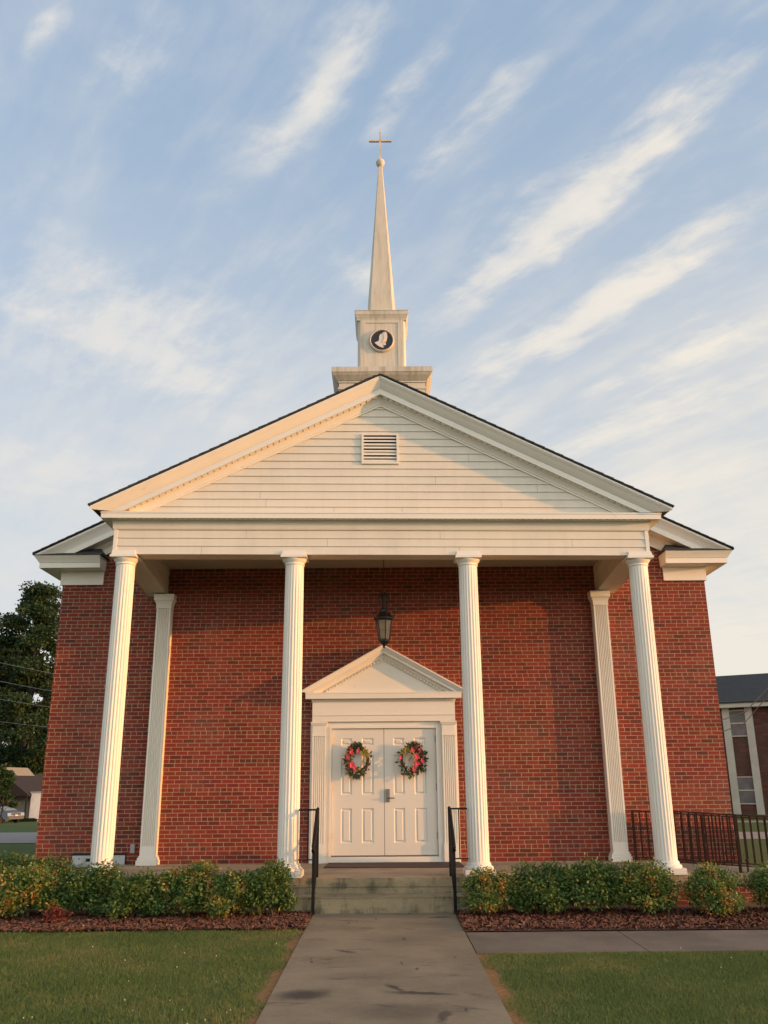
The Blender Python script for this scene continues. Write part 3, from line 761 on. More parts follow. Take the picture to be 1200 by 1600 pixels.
for xc in (-4.125, -1.425, 1.34, 4.06):
    cr = column(xc, 13.5, 4.722 - .0105 * (xc - XC), 0); cr['group'] = 'portico columns'
# ---- square pilasters at the wall
def pilaster(xc, w=.255, dep=.19, z1=4.475):
    root = empty('pilaster'); root.parent = church
    y0 = D - dep
    sh = MB(); nfl = 7; hw = w / 2
    # fluted front
    pts = [(xc - hw, y0)]
    fw_ = (w - .05) / nfl
    for k in range(nfl):
        a = xc - hw + .025 + k * fw_
        for ph in (0.0, .08, .25, .5, .75, .92, 1.0):
            d_ = math.sin(min(1, max(0, (ph - .08) / .84)) * PI) * .019
            pts.append((a + (.12 + .76*ph) * fw_, y0 + d_))
    pts.append((xc + hw, y0))
    n = len(pts); za_, zb_ = .30, z1 - .17
    ring = pts + [(xc + hw, D - .002), (xc - hw, D - .002)]
    m = len(ring)
    sh.add([(x, y, za_) for x, y in ring] + [(x, y, zb_) for x, y in ring], [(i, (i+1) % m, (i+1) % m + m, i + m) for i in range(m)])
    sh.box(xc - hw, xc + hw, y0, D - .002, .14, za_ + .001); sh.box(xc - hw, xc + hw, y0, D - .002, zb_ - .001, z1 - .14)
    sh.build('shaft', PAINT, root)
    bb = MB(); bb.box(xc-hw-.045, xc+hw+.045, y0-.045, D-.003, .003, .08); bb.box(xc-hw-.030, xc+hw+.030, y0-.030, D-.004, .081, .12); bb.box(xc-hw-.014, xc+hw+.014, y0-.014, D-.005, .121, .145)
    bb.build('base', PAINT, root)
    cp = MB(); cp.box(xc-hw-.012, xc+hw+.012, y0-.012, D-.003, z1-.165, z1-.14)
    pr_ = [(0, z1-.139), (.006, z1-.138), (.012, z1-.09), (.03, z1-.04), (.05, z1-.02), (.05, z1), (.045, z1+.04), (.055, z1+.085), (0, z1+.085)]
    cp.upath([(o, z) for o, z in pr_], xc-hw, xc+hw, y0, D-.004)
    cp.build('capital', PAINT, root)
    return root
for xc in (-3.965, 3.905): pilaster(xc)['group'] = 'wall pilasters of the portico'

# ---- steeple
SY = 17.3
stp = empty('steeple'); stp.parent = church
bs = MB(); bs.box(-.896, .896, SY-.896, SY+.896, 7.6, 9.24)
for a, b_ in ((-.80, -.50), (-.42, .42), (.50, .80)): pass
pr = [(0, 9.20), (.02, 9.20), (.02, 9.235), (.035, 9.24), (.06, 9.27), (.11, 9.33), (.135, 9.375), (.148, 9.39), (.148, 9.498), (0, 9.498)]
b1 = MB()
def ring4(mb_, prof, h, cy):
    n = len(prof); vs = []
    for sx, sy in ((-1, -1), (1, -1), (1, 1), (-1, 1)):
        for o, z in prof: vs.append((sx*(h+o), cy + sy*(h+o), z))
    mb_.add(vs, [(k*n+i, ((k+1)%4)*n+i, ((k+1)%4)*n+(i+1)%n, k*n+(i+1)%n) for k in range(4) for i in range(n)])
ring4(bs, [(0, 9.05), (.018, 9.05), (.018, 9.09), (0, 9.09)], .896, SY)
bs.build('steeple_base', STEEPLE, stp)
ring4(b1, pr, .896, SY); b1.box(-.9, .9, SY-.9, SY+.9, 9.40, 9.49)
b1.build('base_cornice', CORN, stp)
tw = MB(); h = .5195; ch = .045
def octa(h, ch, z): return [(-h+ch, SY-h, z), (h-ch, SY-h, z), (h, SY-h+ch, z), (h, SY+h-ch, z), (h-ch, SY+h, z), (-h+ch, SY+h, z), (-h, SY+h-ch, z), (-h, SY-h+ch, z)]
tw.add(octa(h, ch, 9.48) + octa(h, ch, 11.0), [(i, (i+1) % 8, (i+1) % 8 + 8, i + 8) for i in range(8)])
# raised corner boards on the four faces
for s in (-1, 1):
    tw.box(s*(h-.115)-.055, s*(h-.115)+.055, SY-h-.014, SY-h+.01, 9.5, 10.86)
tw.box(-h+.062, h-.062, SY-h-.0135, SY-h+.01, 10.80, 10.862)
tw.build('steeple_tower', STEEPLE, stp)
c2 = MB(); ring4(c2, [(0, 10.86), (.012, 10.86), (.02, 10.90), (.045, 10.965), (.055, 10.985), (.058, 10.99), (.058, 11.062), (.068, 11.085), (0, 11.085)], h, SY)
c2.box(-h-.01, h+.01, SY-h-.01, SY+h+.01, 11.0, 11.075); c2.build('tower_cornice', CORN, stp)
sp = MB(); vs = []
lev = [(11.076, .345), (11.14, .325), (11.22, .312), (11.6, .287), (15.25, .047)]
for z, r in lev: vs += [(p[0], p[1], z) for p in [(-r*.80, SY-r, 0), (r*.80, SY-r, 0), (r, SY-r*.80, 0), (r, SY+r*.80, 0), (r*.80, SY+r, 0), (-r*.80, SY+r, 0), (-r, SY+r*.80, 0), (-r, SY-r*.80, 0)]]
sp.add(vs, [(j*8+i, j*8+(i+1)%8, (j+1)*8+(i+1)%8, (j+1)*8+i) for j in range(len(lev)-1) for i in range(8)])
sp.build('spire', STEEPLE, stp)
bl = MB().lathe([(.03, 15.24), (.062, 15.27), (.092, 15.32), (.105, 15.37), (.107, 15.385), (.10, 15.40), (.098, 15.42), (.075, 15.455), (.04, 15.475), (.02, 15.48)], 0, SY, 20)
bl.build('finial_ball', BRASS if False else CORN, stp)
GOLD = simple('weathered_cross_metal', (.62, .50, .36), .45, .15, 8, .2)
cx = MB(); cx.box(-.02, .02, SY-.02, SY+.02, 15.47, 16.26); cx.box(-.27, -.0205, SY-.022, SY+.022, 15.985, 16.03); cx.box(.0205, .27, SY-.022, SY+.022, 15.985, 16.03)
cx.tube([(0, SY, 16.255), (0, SY, 16.42)], [.008, .003], 6); cx.build('cross', GOLD, stp)
md = MB(); MY = SY - h - .014; MZ = 10.36
def disc(mb_, r, y0, y1, n=40, r2=None):
    r2 = r2 or r
    vs = [(r*math.cos(2*PI*k/n), y0, MZ + r*math.sin(2*PI*k/n)) for k in range(n)] + [(r2*math.cos(2*PI*k/n), y1, MZ + r2*math.sin(2*PI*k/n)) for k in range(n)]
    mb_.add(vs, [tuple(range(n)), tuple(range(2*n-1, n-1, -1))] + [(i, (i+1)%n, (i+1)%n+n, i+n) for i in range(n)])
disc(md, .232, MY-.030, MY+.02)
mdo = md.build('medallion', simple('medallion_black', (.016, .015, .022), .5), stp)
rg = MB(); n = 40; prr = [(.236, -.032), (.236, -.045), (.250, -.055), (.262, -.04), (.270, 0.0), (.27, .01), (.236, .01)]
vs = [(r*math.cos(2*PI*k/n), MY+o, MZ + r*math.sin(2*PI*k/n)) for k in range(n) for r, o in prr]; m_ = len(prr)
rg.add(vs, [(k*m_+i, ((k+1)%n)*m_+i, ((k+1)%n)*m_+(i+1)%m_, k*m_+(i+1)%m_) for k in range(n) for i in range(m_)], True)
rg.build('medallion_rim', STEEPLE, mdo)
hp = [(610,588),(632,602),(646,628),(652,690),(640,750),(624,785),(612,800),(628,835),(602,852),(580,846),(562,822),(572,850),(586,897),(540,892),(478,858),(418,800),(458,784),(492,772),(503,735),(503,690),(512,660),(526,632),(540,646),(556,620),(582,598)]
hd = MB(); poly = [((px-550)*.247/210*1.0, MZ - (py-750)*.247/200*1.0) for px, py in hp]
hd.prism(poly, MY-.052, MY-.029)
hd.prism([((px-550)*.247/210, MZ-(py-750)*.247/200) for px, py in [(610,592),(640,640),(646,700),(618,790),(560,810),(590,730),(585,660)]], MY-.064, MY-.0515)
hd.build('praying_hands_relief', mk_paint('relief_paint', (.72, .60, .50), 0, .2), mdo)

# ---- door surround
def mirror_boxes(mb_, lst, xc):
    for x0, x1, y0, y1, z0, z1 in lst:
        mb_.box(xc + x0, xc + x1, y0, y1, z0, z1); mb_.box(xc - x1, xc - x0, y0, y1, z0, z1)
DX = -.02
sur = empty('door_surround'); sur.parent = church
bk = MB(); mirror_boxes(bk, [(.905, 1.275, D-.055, D-.002, .0, 2.30)], DX); bk.box(DX-.904, DX+.904, D-.055, D-.002, 2.185, 2.30)
mirror_boxes(bk, [(.905, .945, D-.075, D-.0555, .1, 2.225)], DX); bk.box(DX-.944, DX+.944, D-.074, D-.0555, 2.186, 2.225)
bk.build('door_frame', PAINT, sur)
MB().box(DX-.95, DX+.95, D-.062, D-.002, .003, .095).build('threshold', PAINT, sur)
for s in (-1, 1):
    xc = DX + s * 1.125; hw = .115; y0 = D - .105
    pm = MB(); nfl = 6; fw_ = (.23 - .03) / nfl; pts = [(xc-hw, y0)]
    for k in range(nfl):
        a = xc - hw + .015 + k * fw_
        for ph in (0, .3, .5, .7, 1): pts.append((a + (.1+.8*ph)*fw_, y0 + math.sin(ph*PI)*.018))
    pts.append((xc+hw, y0)); ring = pts + [(xc+hw, D-.054), (xc-hw, D-.054)]; m_ = len(ring)
    pm.add([(x, y, .30) for x, y in ring] + [(x, y, 2.055) for x, y in ring], [(i, (i+1)%m_, (i+1)%m_+m_, i+m_) for i in range(m_)] + [tuple(range(m_)), tuple(range(2*m_-1, m_-1, -1))])
    pm.box(xc-hw-.012, xc+hw+.012, y0-.012, D-.054, .003, .30)
    pm.box(xc-hw-.006, xc+hw+.006, y0-.010, D-.054, 2.056, 2.085); pm.box(xc-hw, xc+hw, y0, D-.054, 2.086, 2.235)
    pm.upath([(0, 2.236), (.012, 2.236), (.018, 2.255), (.030, 2.275), (.030, 2.297), (0, 2.297)], xc-hw, xc+hw, y0, D-.054)
    pm.build('door_pilaster', PAINT, sur)
en = MB(); xl, xr = DX-1.245, DX+1.245
en.box(xl, xr, D-.115, D-.002, 2.30, 2.40); en.box(xl-.0, xr+.0, D-.13, D-.002, 2.401, 2.425); en.box(xl, xr, D-.12, D-.002, 2.426, 2.63)
en.box(xl-.012, xr+.012, D-.126, D-.002, 2.631, 2.655)
en.build('architrave', PAINT, sur)
dt = MB(); x = xl - .005
while x < xr: dt.box(x, x+.034, D-.158, D-.141, 2.646, 2.682); x += .060
dt.build('dentils', PAINT, sur)
cn = MB(); cn.upath([(0, 2.683), (.115, 2.683), (.115, 2.765), (.122, 2.768), (.122, 2.79), (0, 2.79)], xl, xr, D-.12, D-.003); cn.box(xl-.02, xr+.02, D-.13, D-.003, 2.657, 2.69)
cn.build('cornice', PAINT, sur)
DPH = 1.425; DPS = .555
def zd(x): return 2.825 + DPS * (DPH - abs(x - DX))
FD = D - .12
for nm, p_ in (('pediment_crown', [(FD-.165, 0), (FD-.165, -.025), (FD-.15, -.045), (FD-.125, -.085), (FD-.112, -.10), (D-.003, -.10), (D-.003, 0)]),
               ('pediment_fascia', [(FD-.112, -.101), (FD-.112, -.14), (FD-.095, -.14), (FD-.06, -.165), (D-.003, -.165), (D-.003, -.101)]),
               ('pediment_bed', [(FD-.045, -.166), (FD-.035, -.20), (FD-.01, -.225), (D-.01, -.225), (D-.01, -.166)])):
    clipz(p_, zd, DX, DPH, 2.792, nm, PAINT).build(nm, PAINT, sur)
pd = MB()
for s in (-1, 1):
    x = .03
    while x < 1.15:
        A, B = DX+s*x, DX+s*(x+.030)
        if zd(A) - .245 > 2.80:
            pd.add([(A, FD-.04, zd(A)-.215), (B, FD-.04, zd(B)-.215), (B, FD-.04, zd(B)-.252), (A, FD-.04, zd(A)-.252), (A, FD, zd(A)-.215), (B, FD, zd(B)-.215), (B, FD, zd(B)-.252), (A, FD, zd(A)-.252)],
                   [(0,1,2,3),(7,6,5,4),(0,4,5,1),(1,5,6,2),(2,6,7,3),(3,7,4,0)])
        x += .056
pd.build('pediment_dentils', PAINT, sur)
MB().prism([(DX-1.2, 2.79), (DX+1.2, 2.79), (DX, 2.79+1.2*DPS)], FD+.005, D-.004).build('tympanum', PAINT, sur)

# ---- double door
def door_leaf(x0, x1, hinge_side):
    w = x1 - x0; z0, z1 = .10, 2.18; y = D - .025
    root = MB()
    cols = [(.163*w/.914, .356*w/.914), (.528*w/.914, .735*w/.914)]
    rows = [(.305, .865), (1.08, 1.735), (1.893, 2.022)]
    # slab as a grid with recessed panels
    xs = [0, cols[0][0], cols[0][1], cols[1][0], cols[1][1], w]; zs_ = [z0, rows[0][0], rows[0][1], rows[1][0], rows[1][1], rows[2][0], rows[2][1], z1]
    for i in range(5):
        for j in range(7):
            xa, xb, za_, zb_ = x0 + xs[i], x0 + xs[i+1], zs_[j], zs_[j+1]
            if i in (1, 3) and j in (1, 3, 5):
                g = .018; r_ = .014; g2 = .040
                vs = []
                for (dx, dy) in ((0, 0), (g, r_), (g2 - .008, r_), (g2 + .008, .002)):
                    vs += [(xa+dx, y+dy, za_+dx), (xb-dx, y+dy, za_+dx), (xb-dx, y+dy, zb_-dx), (xa+dx, y+dy, zb_-dx)]
                fs_ = []
                for k in range(3):
                    for e in range(4): fs_.append((k*4+e, k*4+(e+1)%4, (k+1)*4+(e+1)%4, (k+1)*4+e))
                fs_.append((12, 13, 14, 15)); root.add(vs, fs_)
            else: root.add([(xa, y, za_), (xb, y, za_), (xb, y, zb_), (xa, y, zb_)], [(0, 1, 2, 3)])
    root.box(x0, x1, y + .016, y + .04, z0, z1)
    root.box(x0, x0 + .004, y + .0003, y + .016, z0, z1); root.box(x1 - .004, x1, y + .0003, y + .016, z0, z1)
    o = root.build('door', DOORP, church)
    for z in (.42, 1.20, 2.0):
        hx = x0 - .006 if hinge_side < 0 else x1 + .006
        MB().tube([(hx, y-.012, z-.055), (hx, y-.012, z+.055)], .015, 8).build('hinge', BRASS if hinge_side < 0 else STEELM, o)
    return o
MB().box(DX-.904, DX+.904, D-.008, D-.004, .09, 2.19).build('door_backing', DARK, church)
dl = door_leaf(DX-.900, DX-.004, -1); drr = door_leaf(DX+.004, DX+.900, 1)
MB().box(DX-.9, DX+.9, D-.034, D-.0255, .100, .118).build('kick_sweep', STEELM, dl)
lk = MB(); lk.box(.005, .072, D-.052, D-.0262, .965, 1.175); lk.tube([(.04, D-.05, 1.03), (.04, D-.085, 1.03), (.055, D-.09, 1.03), (.15, D-.09, 1.028)], .010, 8)
lk.tube([(.04, D-.05, 1.12), (.04, D-.062, 1.12)], .016, 12)
lk.build('door_handle', STEELM, drr)

for o in list(church.children): pass
# crawl-space vent and outlet on the wall
cv = MB(); cv.box(-5.268, -4.36, D-.02, D-.002, -.03, .185)
MB().box(-5.268, -4.36, D-.045, D-.021, -.03, .012).build('vent_sill', GREYBOX, cv.build('wall_vent', DARK, church))
LG = simple('pale_vent_metal', (.42, .43, .42), .5)
v2 = MB(); v2.box(-5.255, -4.375, D-.035, D-.021, .105, .150); v2.box(-5.255, -5.03, D-.034, D-.021, .055, .104); v2.box(-4.60, -4.375, D-.034, D-.021, .055, .104); v2.box(-5.255, -4.375, D-.035, D-.021, .014, .054)
v2.build('vent_frame', LG, church)
MB().box(-4.294, -4.222, D-.045, D-.002, .185, .325).build('outlet_box', GREYBOX, church)
seat(church)

# ------------------------------------------------------------------ doormat
dm = MB(); dm.add([(-.99, 14.72, .003), (1.24, 14.62, .003), (1.22, 15.48, .003), (-.96, 15.53, .003), (-.985, 14.725, .016), (1.235, 14.625, .016), (1.215, 15.475, .016), (-.955, 15.525, .016)], [(0,1,5,4),(1,2,6,5),(2,3,7,6),(3,0,4,7),(4,5,6,7),(0,3,2,1)])
tag(dm.build('doormat', MATM), 'wide dark brown doormat lying in front of the double door', 'doormat')

# ------------------------------------------------------------------ lantern
LX, LY = -.005, 14.5
lan = empty('lantern', (LX, LY, 3.43)); tag(lan, 'dark bronze hanging lantern with amber glass under the porch ceiling', 'lantern')
ro = -.29
def hexp(r, z, a0=0.0): return [(LX + r*math.cos(a0+ro+k*PI/3), LY + r*math.sin(a0+ro+k*PI/3), z) for k in range(6)]
def hexs(mb_, lev):
    vs = []
    for r, z in lev: vs += hexp(r, z)
    n = len(lev); mb_.add(vs, [(j*6+i, j*6+(i+1)%6, (j+1)*6+(i+1)%6, (j+1)*6+i) for j in range(n-1) for i in range(6)] + [(5,4,3,2,1,0), tuple(range((n-1)*6, n*6))])
g = MB(); hexs(g, [(.088, 3.56), (.128, 3.89)]); g.build('glass', GLASS, lan)
f = MB(); 
for k in range(6):
    a = hexp(.092, 3.555)[k]; b_ = hexp(.133, 3.895)[k]; f.bar(a, b_, .017)
hexs(f, [(.098, 3.535), (.100, 3.57)]); hexs(f, [(.060, 3.495), (.098, 3.534)]); hexs(f, [(.02, 3.455), (.03, 3.475), (.06, 3.494)])
hexs(f, [(.135, 3.885), (.172, 3.905), (.178, 3.935), (.14, 3.955)]); f.tube([(LX, LY, 3.43), (LX, LY, 3.46)], .016, 8)
f.build('lantern_frame', BRONZE, lan)
rf = MB(); hexs(rf, [(.14, 3.951), (.10, 4.0), (.07, 4.03), (.07, 4.07), (.04, 4.10)]); rf.build('lantern_roof', BRONZE, lan)
sc = MB()
for k in range(6):
    a = ro + k*PI/3; c_, s_ = math.cos(a), math.sin(a)
    pts = [(r, z) for r, z in ((.15, 3.93), (.185, 3.97), (.19, 4.02), (.165, 4.04), (.15, 4.01))]
    sc.tube([(LX+r*c_, LY+r*s_, z) for r, z in pts], .009, 6)
    pts = [(r, z) for r, z in ((.05, 4.07), (.06, 4.15), (.09, 4.22), (.10, 4.30), (.07, 4.36), (.03, 4.34), (.035, 4.30), (.055, 4.30))]
    sc.tube([(LX+r*c_, LY+r*s_, z) for r, z in pts], .009, 6)
sc.tube([(LX, LY, 4.08), (LX, LY, 4.40)], .014, 8)
sc.build('scrollwork', BRONZE, lan)
chn = MB(); z = 4.39; k = 0
while z < 5.06:
    t = [(0.011*math.cos(q), .022*math.sin(q)) for q in [2*PI*i/10 for i in range(11)]]
    chn.tube([(LX + (u if k % 2 else 0), LY + (0 if k % 2 else u), z + .018 + v) for u, v in t], .0035, 5, caps=False); z += .034; k += 1
chn.build('chain', BRONZE, lan)
cd = MB().tube([(LX-.03, LY-.19, 4.90)], .01) if False else MB()
bu = MB().lathe([(.012, 3.60), (.012, 3.66), (.022, 3.70), (.018, 3.75), (.004, 3.79)], LX, LY, 10); bu.build('candle_bulb', simple('bulb', (.7, .6, .45), .3), lan)
seat(lan)

# ------------------------------------------------------------------ wreaths
FL_P = simple('wreath_pink', (.80, .12, .13), .6, .3, 60); FL_G = mk_leaf('wreath_leaf', [(0, (.02, .035, .018)), (.6, (.04, .06, .025)), (1, (.08, .085, .03))], .5, .15)
VINE = simple('wreath_vine', (.075, .032, .022), .8, .4, 60); YEL = mk_leaf('wreath_yellow', [(0, (.25, .20, .03)), (1, (.42, .34, .06))], .6, .2); CRM = simple('wreath_cream', (.55, .45, .28), .6, .2, 60)
def wreath(cx, cz, seed, flip, label):
    rs = random.Random(seed); root = empty('wreath', (cx, D-.07, cz - .22)); tag(root, label, 'wreath', 'floral wreaths on the double door')
    yb = D - .075; R = .158
    v = MB()
    for j in range(7):
        ph = rs.uniform(0, 6.28); am = rs.uniform(.012, .026); k = rs.choice((5, 6, 7))
        pts = [(cx + (R + am*math.cos(k*t+ph))*math.cos(t), yb + am*math.sin(k*t+ph), cz + (R + am*math.cos(k*t+ph))*math.sin(t)*1.03) for t in [2*PI*i/48 for i in range(49)]]
        v.tube(pts, .009, 5, caps=False)
    v.build('vine_ring', VINE, root)
    # leaves: pointed quads spread over part of the ring
    def leaf(mb_, x, y, z, L, w, ax, ay):
        d = Vector((math.cos(ax)*math.cos(ay), -abs(math.sin(ay)), math.sin(ax)*math.cos(ay))); sd_ = d.cross(Vector((rs.uniform(-.4, .4), 1, rs.uniform(-.4, .4)))).normalized()
        p = Vector((x, y, z)); mb_.add([p, p + d*L*.45 + sd_*w, p + d*L, p + d*L*.45 - sd_*w], [(0, 1, 2, 3)])
    lf = MB(); fx = -1 if flip else 1     # flowers on the left for the left wreath
    for i in range(300):
        t = rs.gauss(PI, 1.05) if not flip else rs.gauss(-.15, 1.15)
        r = R + rs.gauss(.008, .036)
        leaf(lf, cx + r*math.cos(t), yb - rs.uniform(.01, .05), cz + r*math.sin(t), rs.uniform(.05, .10), rs.uniform(.010, .019), t + rs.gauss(0, .9), rs.uniform(.1, .9))
    tipt = -PI*.56 if not flip else -PI*.60
    for i in range(40):
        leaf(lf, cx + (R+rs.uniform(-.02, .03))*math.cos(tipt+rs.gauss(0, .2)), yb - rs.uniform(.01, .05), cz + (R+rs.uniform(0, .03))*math.sin(tipt), rs.uniform(.08, .15) if not flip else rs.uniform(.05, .09), .014, tipt + rs.gauss(0, .5), .3)
    for i in range(36):
        t0 = PI*.52 if not flip else PI*.42
        leaf(lf, cx + R*math.cos(t0+rs.gauss(0, .25)), yb - rs.uniform(.01, .05), cz + R*math.sin(t0), rs.uniform(.06, .13), .013, PI/2 + rs.gauss(0, .5), .3)
    lf.build('leaves', FL_G, root)
    yl = MB(); t0 = PI*.22 if not flip else PI*.72
    for i in range(110):
        t = rs.gauss(t0, .28); leaf(yl, cx + (R+rs.gauss(0, .02))*math.cos(t), yb - rs.uniform(.03, .06), cz + (R+rs.gauss(0, .02))*math.sin(t), rs.uniform(.03, .06), .006, rs.uniform(0, 6.28), .5)
    for i in range(26):
        u = rs.random(); leaf(yl, cx + (.05 if not flip else -.02) + .03*math.sin(u*5), yb-.04, cz + .14 - .30*u if not flip else cz + .1 - .12*u, .05, .005, -PI/2 + rs.gauss(0, .4), .2)
    yl.build('yellow_foliage', YEL, root)
    fl_ = MB()
    spots = [(-.165, .035, .038), (-.115, .085, .036), (-.11, -.07, .045), (-.06, -.115, .035), (-.01, .115, .028), (-.13, .14, .02), (-.06, -.15, .018)] if not flip else [(.09, .03, .042), (.09, -.065, .045), (.045, -.13, .038), (.175, -.02, .036), (.03, .12, .03), (.14, .12, .026), (-.16, .02, .022)]
    for dx, dz, r in [(a*1.1, b*1.1, c*1.35) for a, b, c in spots]:
        for q in range(3):
            rr = r * (1 - q*.28); n = 7
            for k in range(n):
                a = 2*PI*k/n + q*.5
                c0 = Vector((cx+dx, yb-.045-q*.012, cz+dz)); d = Vector((math.cos(a), -.35-.3*q, math.sin(a))); s_ = Vector((-math.sin(a), 0, math.cos(a)))
                fl_.add([c0, c0 + d*rr*.6 + s_*rr*.42, c0 + d*rr*1.05, c0 + d*rr*.6 - s_*rr*.42], [(0, 1, 2, 3)])
        fl_.lathe([(r*.3, cz+dz-r*.3), (r*.45, cz+dz), (r*.3, cz+dz+r*.3)], cx+dx, yb-.05, 8)
    for i in range(60):
        t = rs.gauss(PI*.85, .6) if not flip else rs.gauss(PI*.2, .4); r = R + rs.uniform(0, .06)
        leaf(fl_, cx + r*math.cos(t), yb-.05, cz + r*math.sin(t), .035, .010, t+rs.gauss(0, .6), .4)
    fl_.build('flowers', FL_P, root)
    bp = MB()
    for i in range(22):
        t = rs.uniform(0, 6.28) if i < 8 else (rs.gauss(-PI*.62, .3) if not flip else rs.gauss(-PI*.55, .7)); r = R + rs.gauss(0, .03)
        x, z, q = cx + r*math.cos(t), cz + r*math.sin(t), rs.uniform(.006, .011); bp.lathe([(q*.5, z-q), (q, z), (q*.5, z+q)], x, yb-.065, 6)
    bp.build('berries', CRM, root)
    for ch in root.children: ch.data.transform(Matrix.Translation((0, 0, cz)) @ Matrix.Diagonal((1, 1, 1.16, 1)) @ Matrix.Translation((0, 0, -cz)))
    seat(root); return root
wreath(-.455, 1.66, 3, False, 'floral wreath on the left door leaf, flowers on its left side and longer green tail')
wreath(.445, 1.665, 8, True, 'floral wreath on the right door leaf, roses on its right side, above the handle')

# ------------------------------------------------------------------ step handrails
def handrail(s, label):
    xr_ = -.995 if s < 0 else .925
    root = empty('handrail', (xr_, 12.8, ZG)); tag(root, label, 'handrail', 'black iron handrails of the front steps')
    xcol = -1.27 if s < 0 else 1.185
    r = MB(); r.bar((xcol, 13.38, .915), (xr_, 13.38, .915), .04, .024); r.bar((xcol, 13.38, .235), (xr_, 13.38, .235), .022, .016); r.bar((xr_-s*.135+s*.27, 13.38, .235), (xr_-s*.135+s*.27, 13.38, .91), .016)
    r.build('landing_rail', BLACK, root)
    p = MB(); p.bar((xr_, 13.37, .003), (xr_, 13.37, .925), .045); p.build('post', BLACK, root)
    p = MB(); p.bar((xr_, 12.74, ZG + .003), (xr_, 12.74, .47), .042); p.build('post', BLACK, root)
    t = MB(); t.tube([(xr_, 13.40, .925), (xr_, 13.3, .90), (xr_, 12.72, .50), (xr_, 12.66, .455), (xr_, 12.63, .43), (xr_, 12.645, .40), (xr_, 12.68, .415)], .026, 8)
    t.build('top_rail', BLACK, root)
    q = MB(); q.bar((xr_, 13.37, .16), (xr_, 12.74, -.24), .022, .016)
    q.build('bottom_rail', BLACK, root)
    for k in range(5):
        f_ = (k + 1) / 6; y = 13.37 - .63 * f_
        MB().bar((xr_, y, .16 - .40*f_), (xr_, y, .90 - .42*f_), .024).build('baluster', BLACK, root)
    seat(root); return root
handrail(-1, 'black iron handrail on the left side of the front steps')
handrail(1, 'black iron handrail on the right side of the front steps')

# ------------------------------------------------------------------ ramp and its railings
ramp = empty('access_ramp', (4.4, 14.5, -.02)); tag(ramp, 'sloping concrete access ramp running right from the porch along the brick wall', 'ramp')
rp = MB(); rp.add([(4.362, 13.55, -.122), (11, 13.55, -.42), (11, 15.62, -.42), (4.362, 15.62, -.122), (4.362, 13.55, -.004), (11, 13.55, -.32), (11, 15.62, -.32), (4.362, 15.62, -.004)], [(0,1,5,4),(1,2,6,5),(2,3,7,6),(3,0,4,7),(4,5,6,7),(0,3,2,1)])
rp.build('ramp_slab', RAMPM, ramp)
rp = MB(); rp.add([(4.362, 13.60, -.6), (11, 13.60, -.7), (11, 13.70, -.7), (4.362, 13.70, -.6), (4.362, 13.60, -.124), (11, 13.60, -.422), (11, 13.70, -.422), (4.362, 13.70, -.124)], [(0,1,5,4),(1,2,6,5),(2,3,7,6),(3,0,4,7),(4,5,6,7),(0,3,2,1)])
rp.build('ramp_wall', BRICK, ramp); seat(ramp)
def railing(y, x0, x1, label, z0=.80, slope=-.066, heavy=()):
    root = empty('ramp_railing', (x0, y, -.02)); tag(root, label, 'railing', 'brown steel railings of the ramp')
    zt = lambda x: z0 + slope * (x - x0) ; zb = lambda x: zt(x) - .72
    MB().bar((x0, y, zt(x0)), (x1, y, zt(x1)), .038, .022).build('top_rail', BROWNM, root)
    MB().bar((x0, y, zb(x0)), (x1, y, zb(x1)), .026, .018).build('bottom_rail', BROWNM, root)
    x = x0 + .02; k = 0
    while x < x1:
        if k % 10 == 0: MB().bar((x, y, -.06*(x-4.36)-.01 if x > 4.36 else .003), (x, y, zt(x)), .036).build('post', BROWNM, root)
        else: MB().bar((x, y, zb(x)), (x, y, zt(x)), .020).build('baluster', BROWNM, root)
        x += .115; k += 1
    seat(root); return root
railing(15.33, 4.10, 9.9, 'brown steel ramp railing standing next to the brick wall', .80, -.066)
railing(14.0, 4.14, 9.4, 'brown steel ramp railing on the lawn side of the ramp', .845, -.062)

# ------------------------------------------------------------------ shrubs
def leaf_cloud(n, c, r, L, seed, flat=.35, shell=.55, lob=5):
    g = np.random.default_rng(seed)
    # lobes
    lc = g.normal(0, 1, (lob, 3)); lc /= np.linalg.norm(lc, axis=1)[:, None]; lc *= g.uniform(.30, .70, (lob, 1)); lc[:, 2] = np.abs(lc[:, 2]) * .7 - .15
    lr = g.uniform(.42, .62, lob) * (1 if lob < 12 else .66); k = g.integers(0, lob, n)
    d = g.normal(0, 1, (n, 3)); d /= np.linalg.norm(d, axis=1)[:, None]
    rad = g.random(n) ** shell
    p = lc[k] + d * (rad * lr[k])[:, None]
    # ragged sprigs
    sp_ = g.random(n) < .10; p[sp_] *= g.uniform(1.05, 1.25, (sp_.sum(), 1))
    P = np.array(c) + p * np.array(r)
    P[:, 2] = np.maximum(P[:, 2], c[2] - r[2] * .98)
    ang = g.normal(0, 1, (n, 3)); out = d * .7 + ang * .8; out[:, 2] = out[:, 2] * .6 - .15; out /= np.linalg.norm(out, axis=1)[:, None]
    sd_ = np.cross(out, g.normal(0, 1, (n, 3))); sd_ /= np.linalg.norm(sd_, axis=1)[:, None]
    l = L * g.uniform(.6, 1.35, (n, 1)); w = l * flat * (.8 if L < .1 else 1) * g.uniform(.8, 1.2, (n, 1))
    V = np.stack([P, P + out*l*.45 + sd_*w, P + out*l, P + out*l*.45 - sd_*w], 1).reshape(-1, 3)
    return V
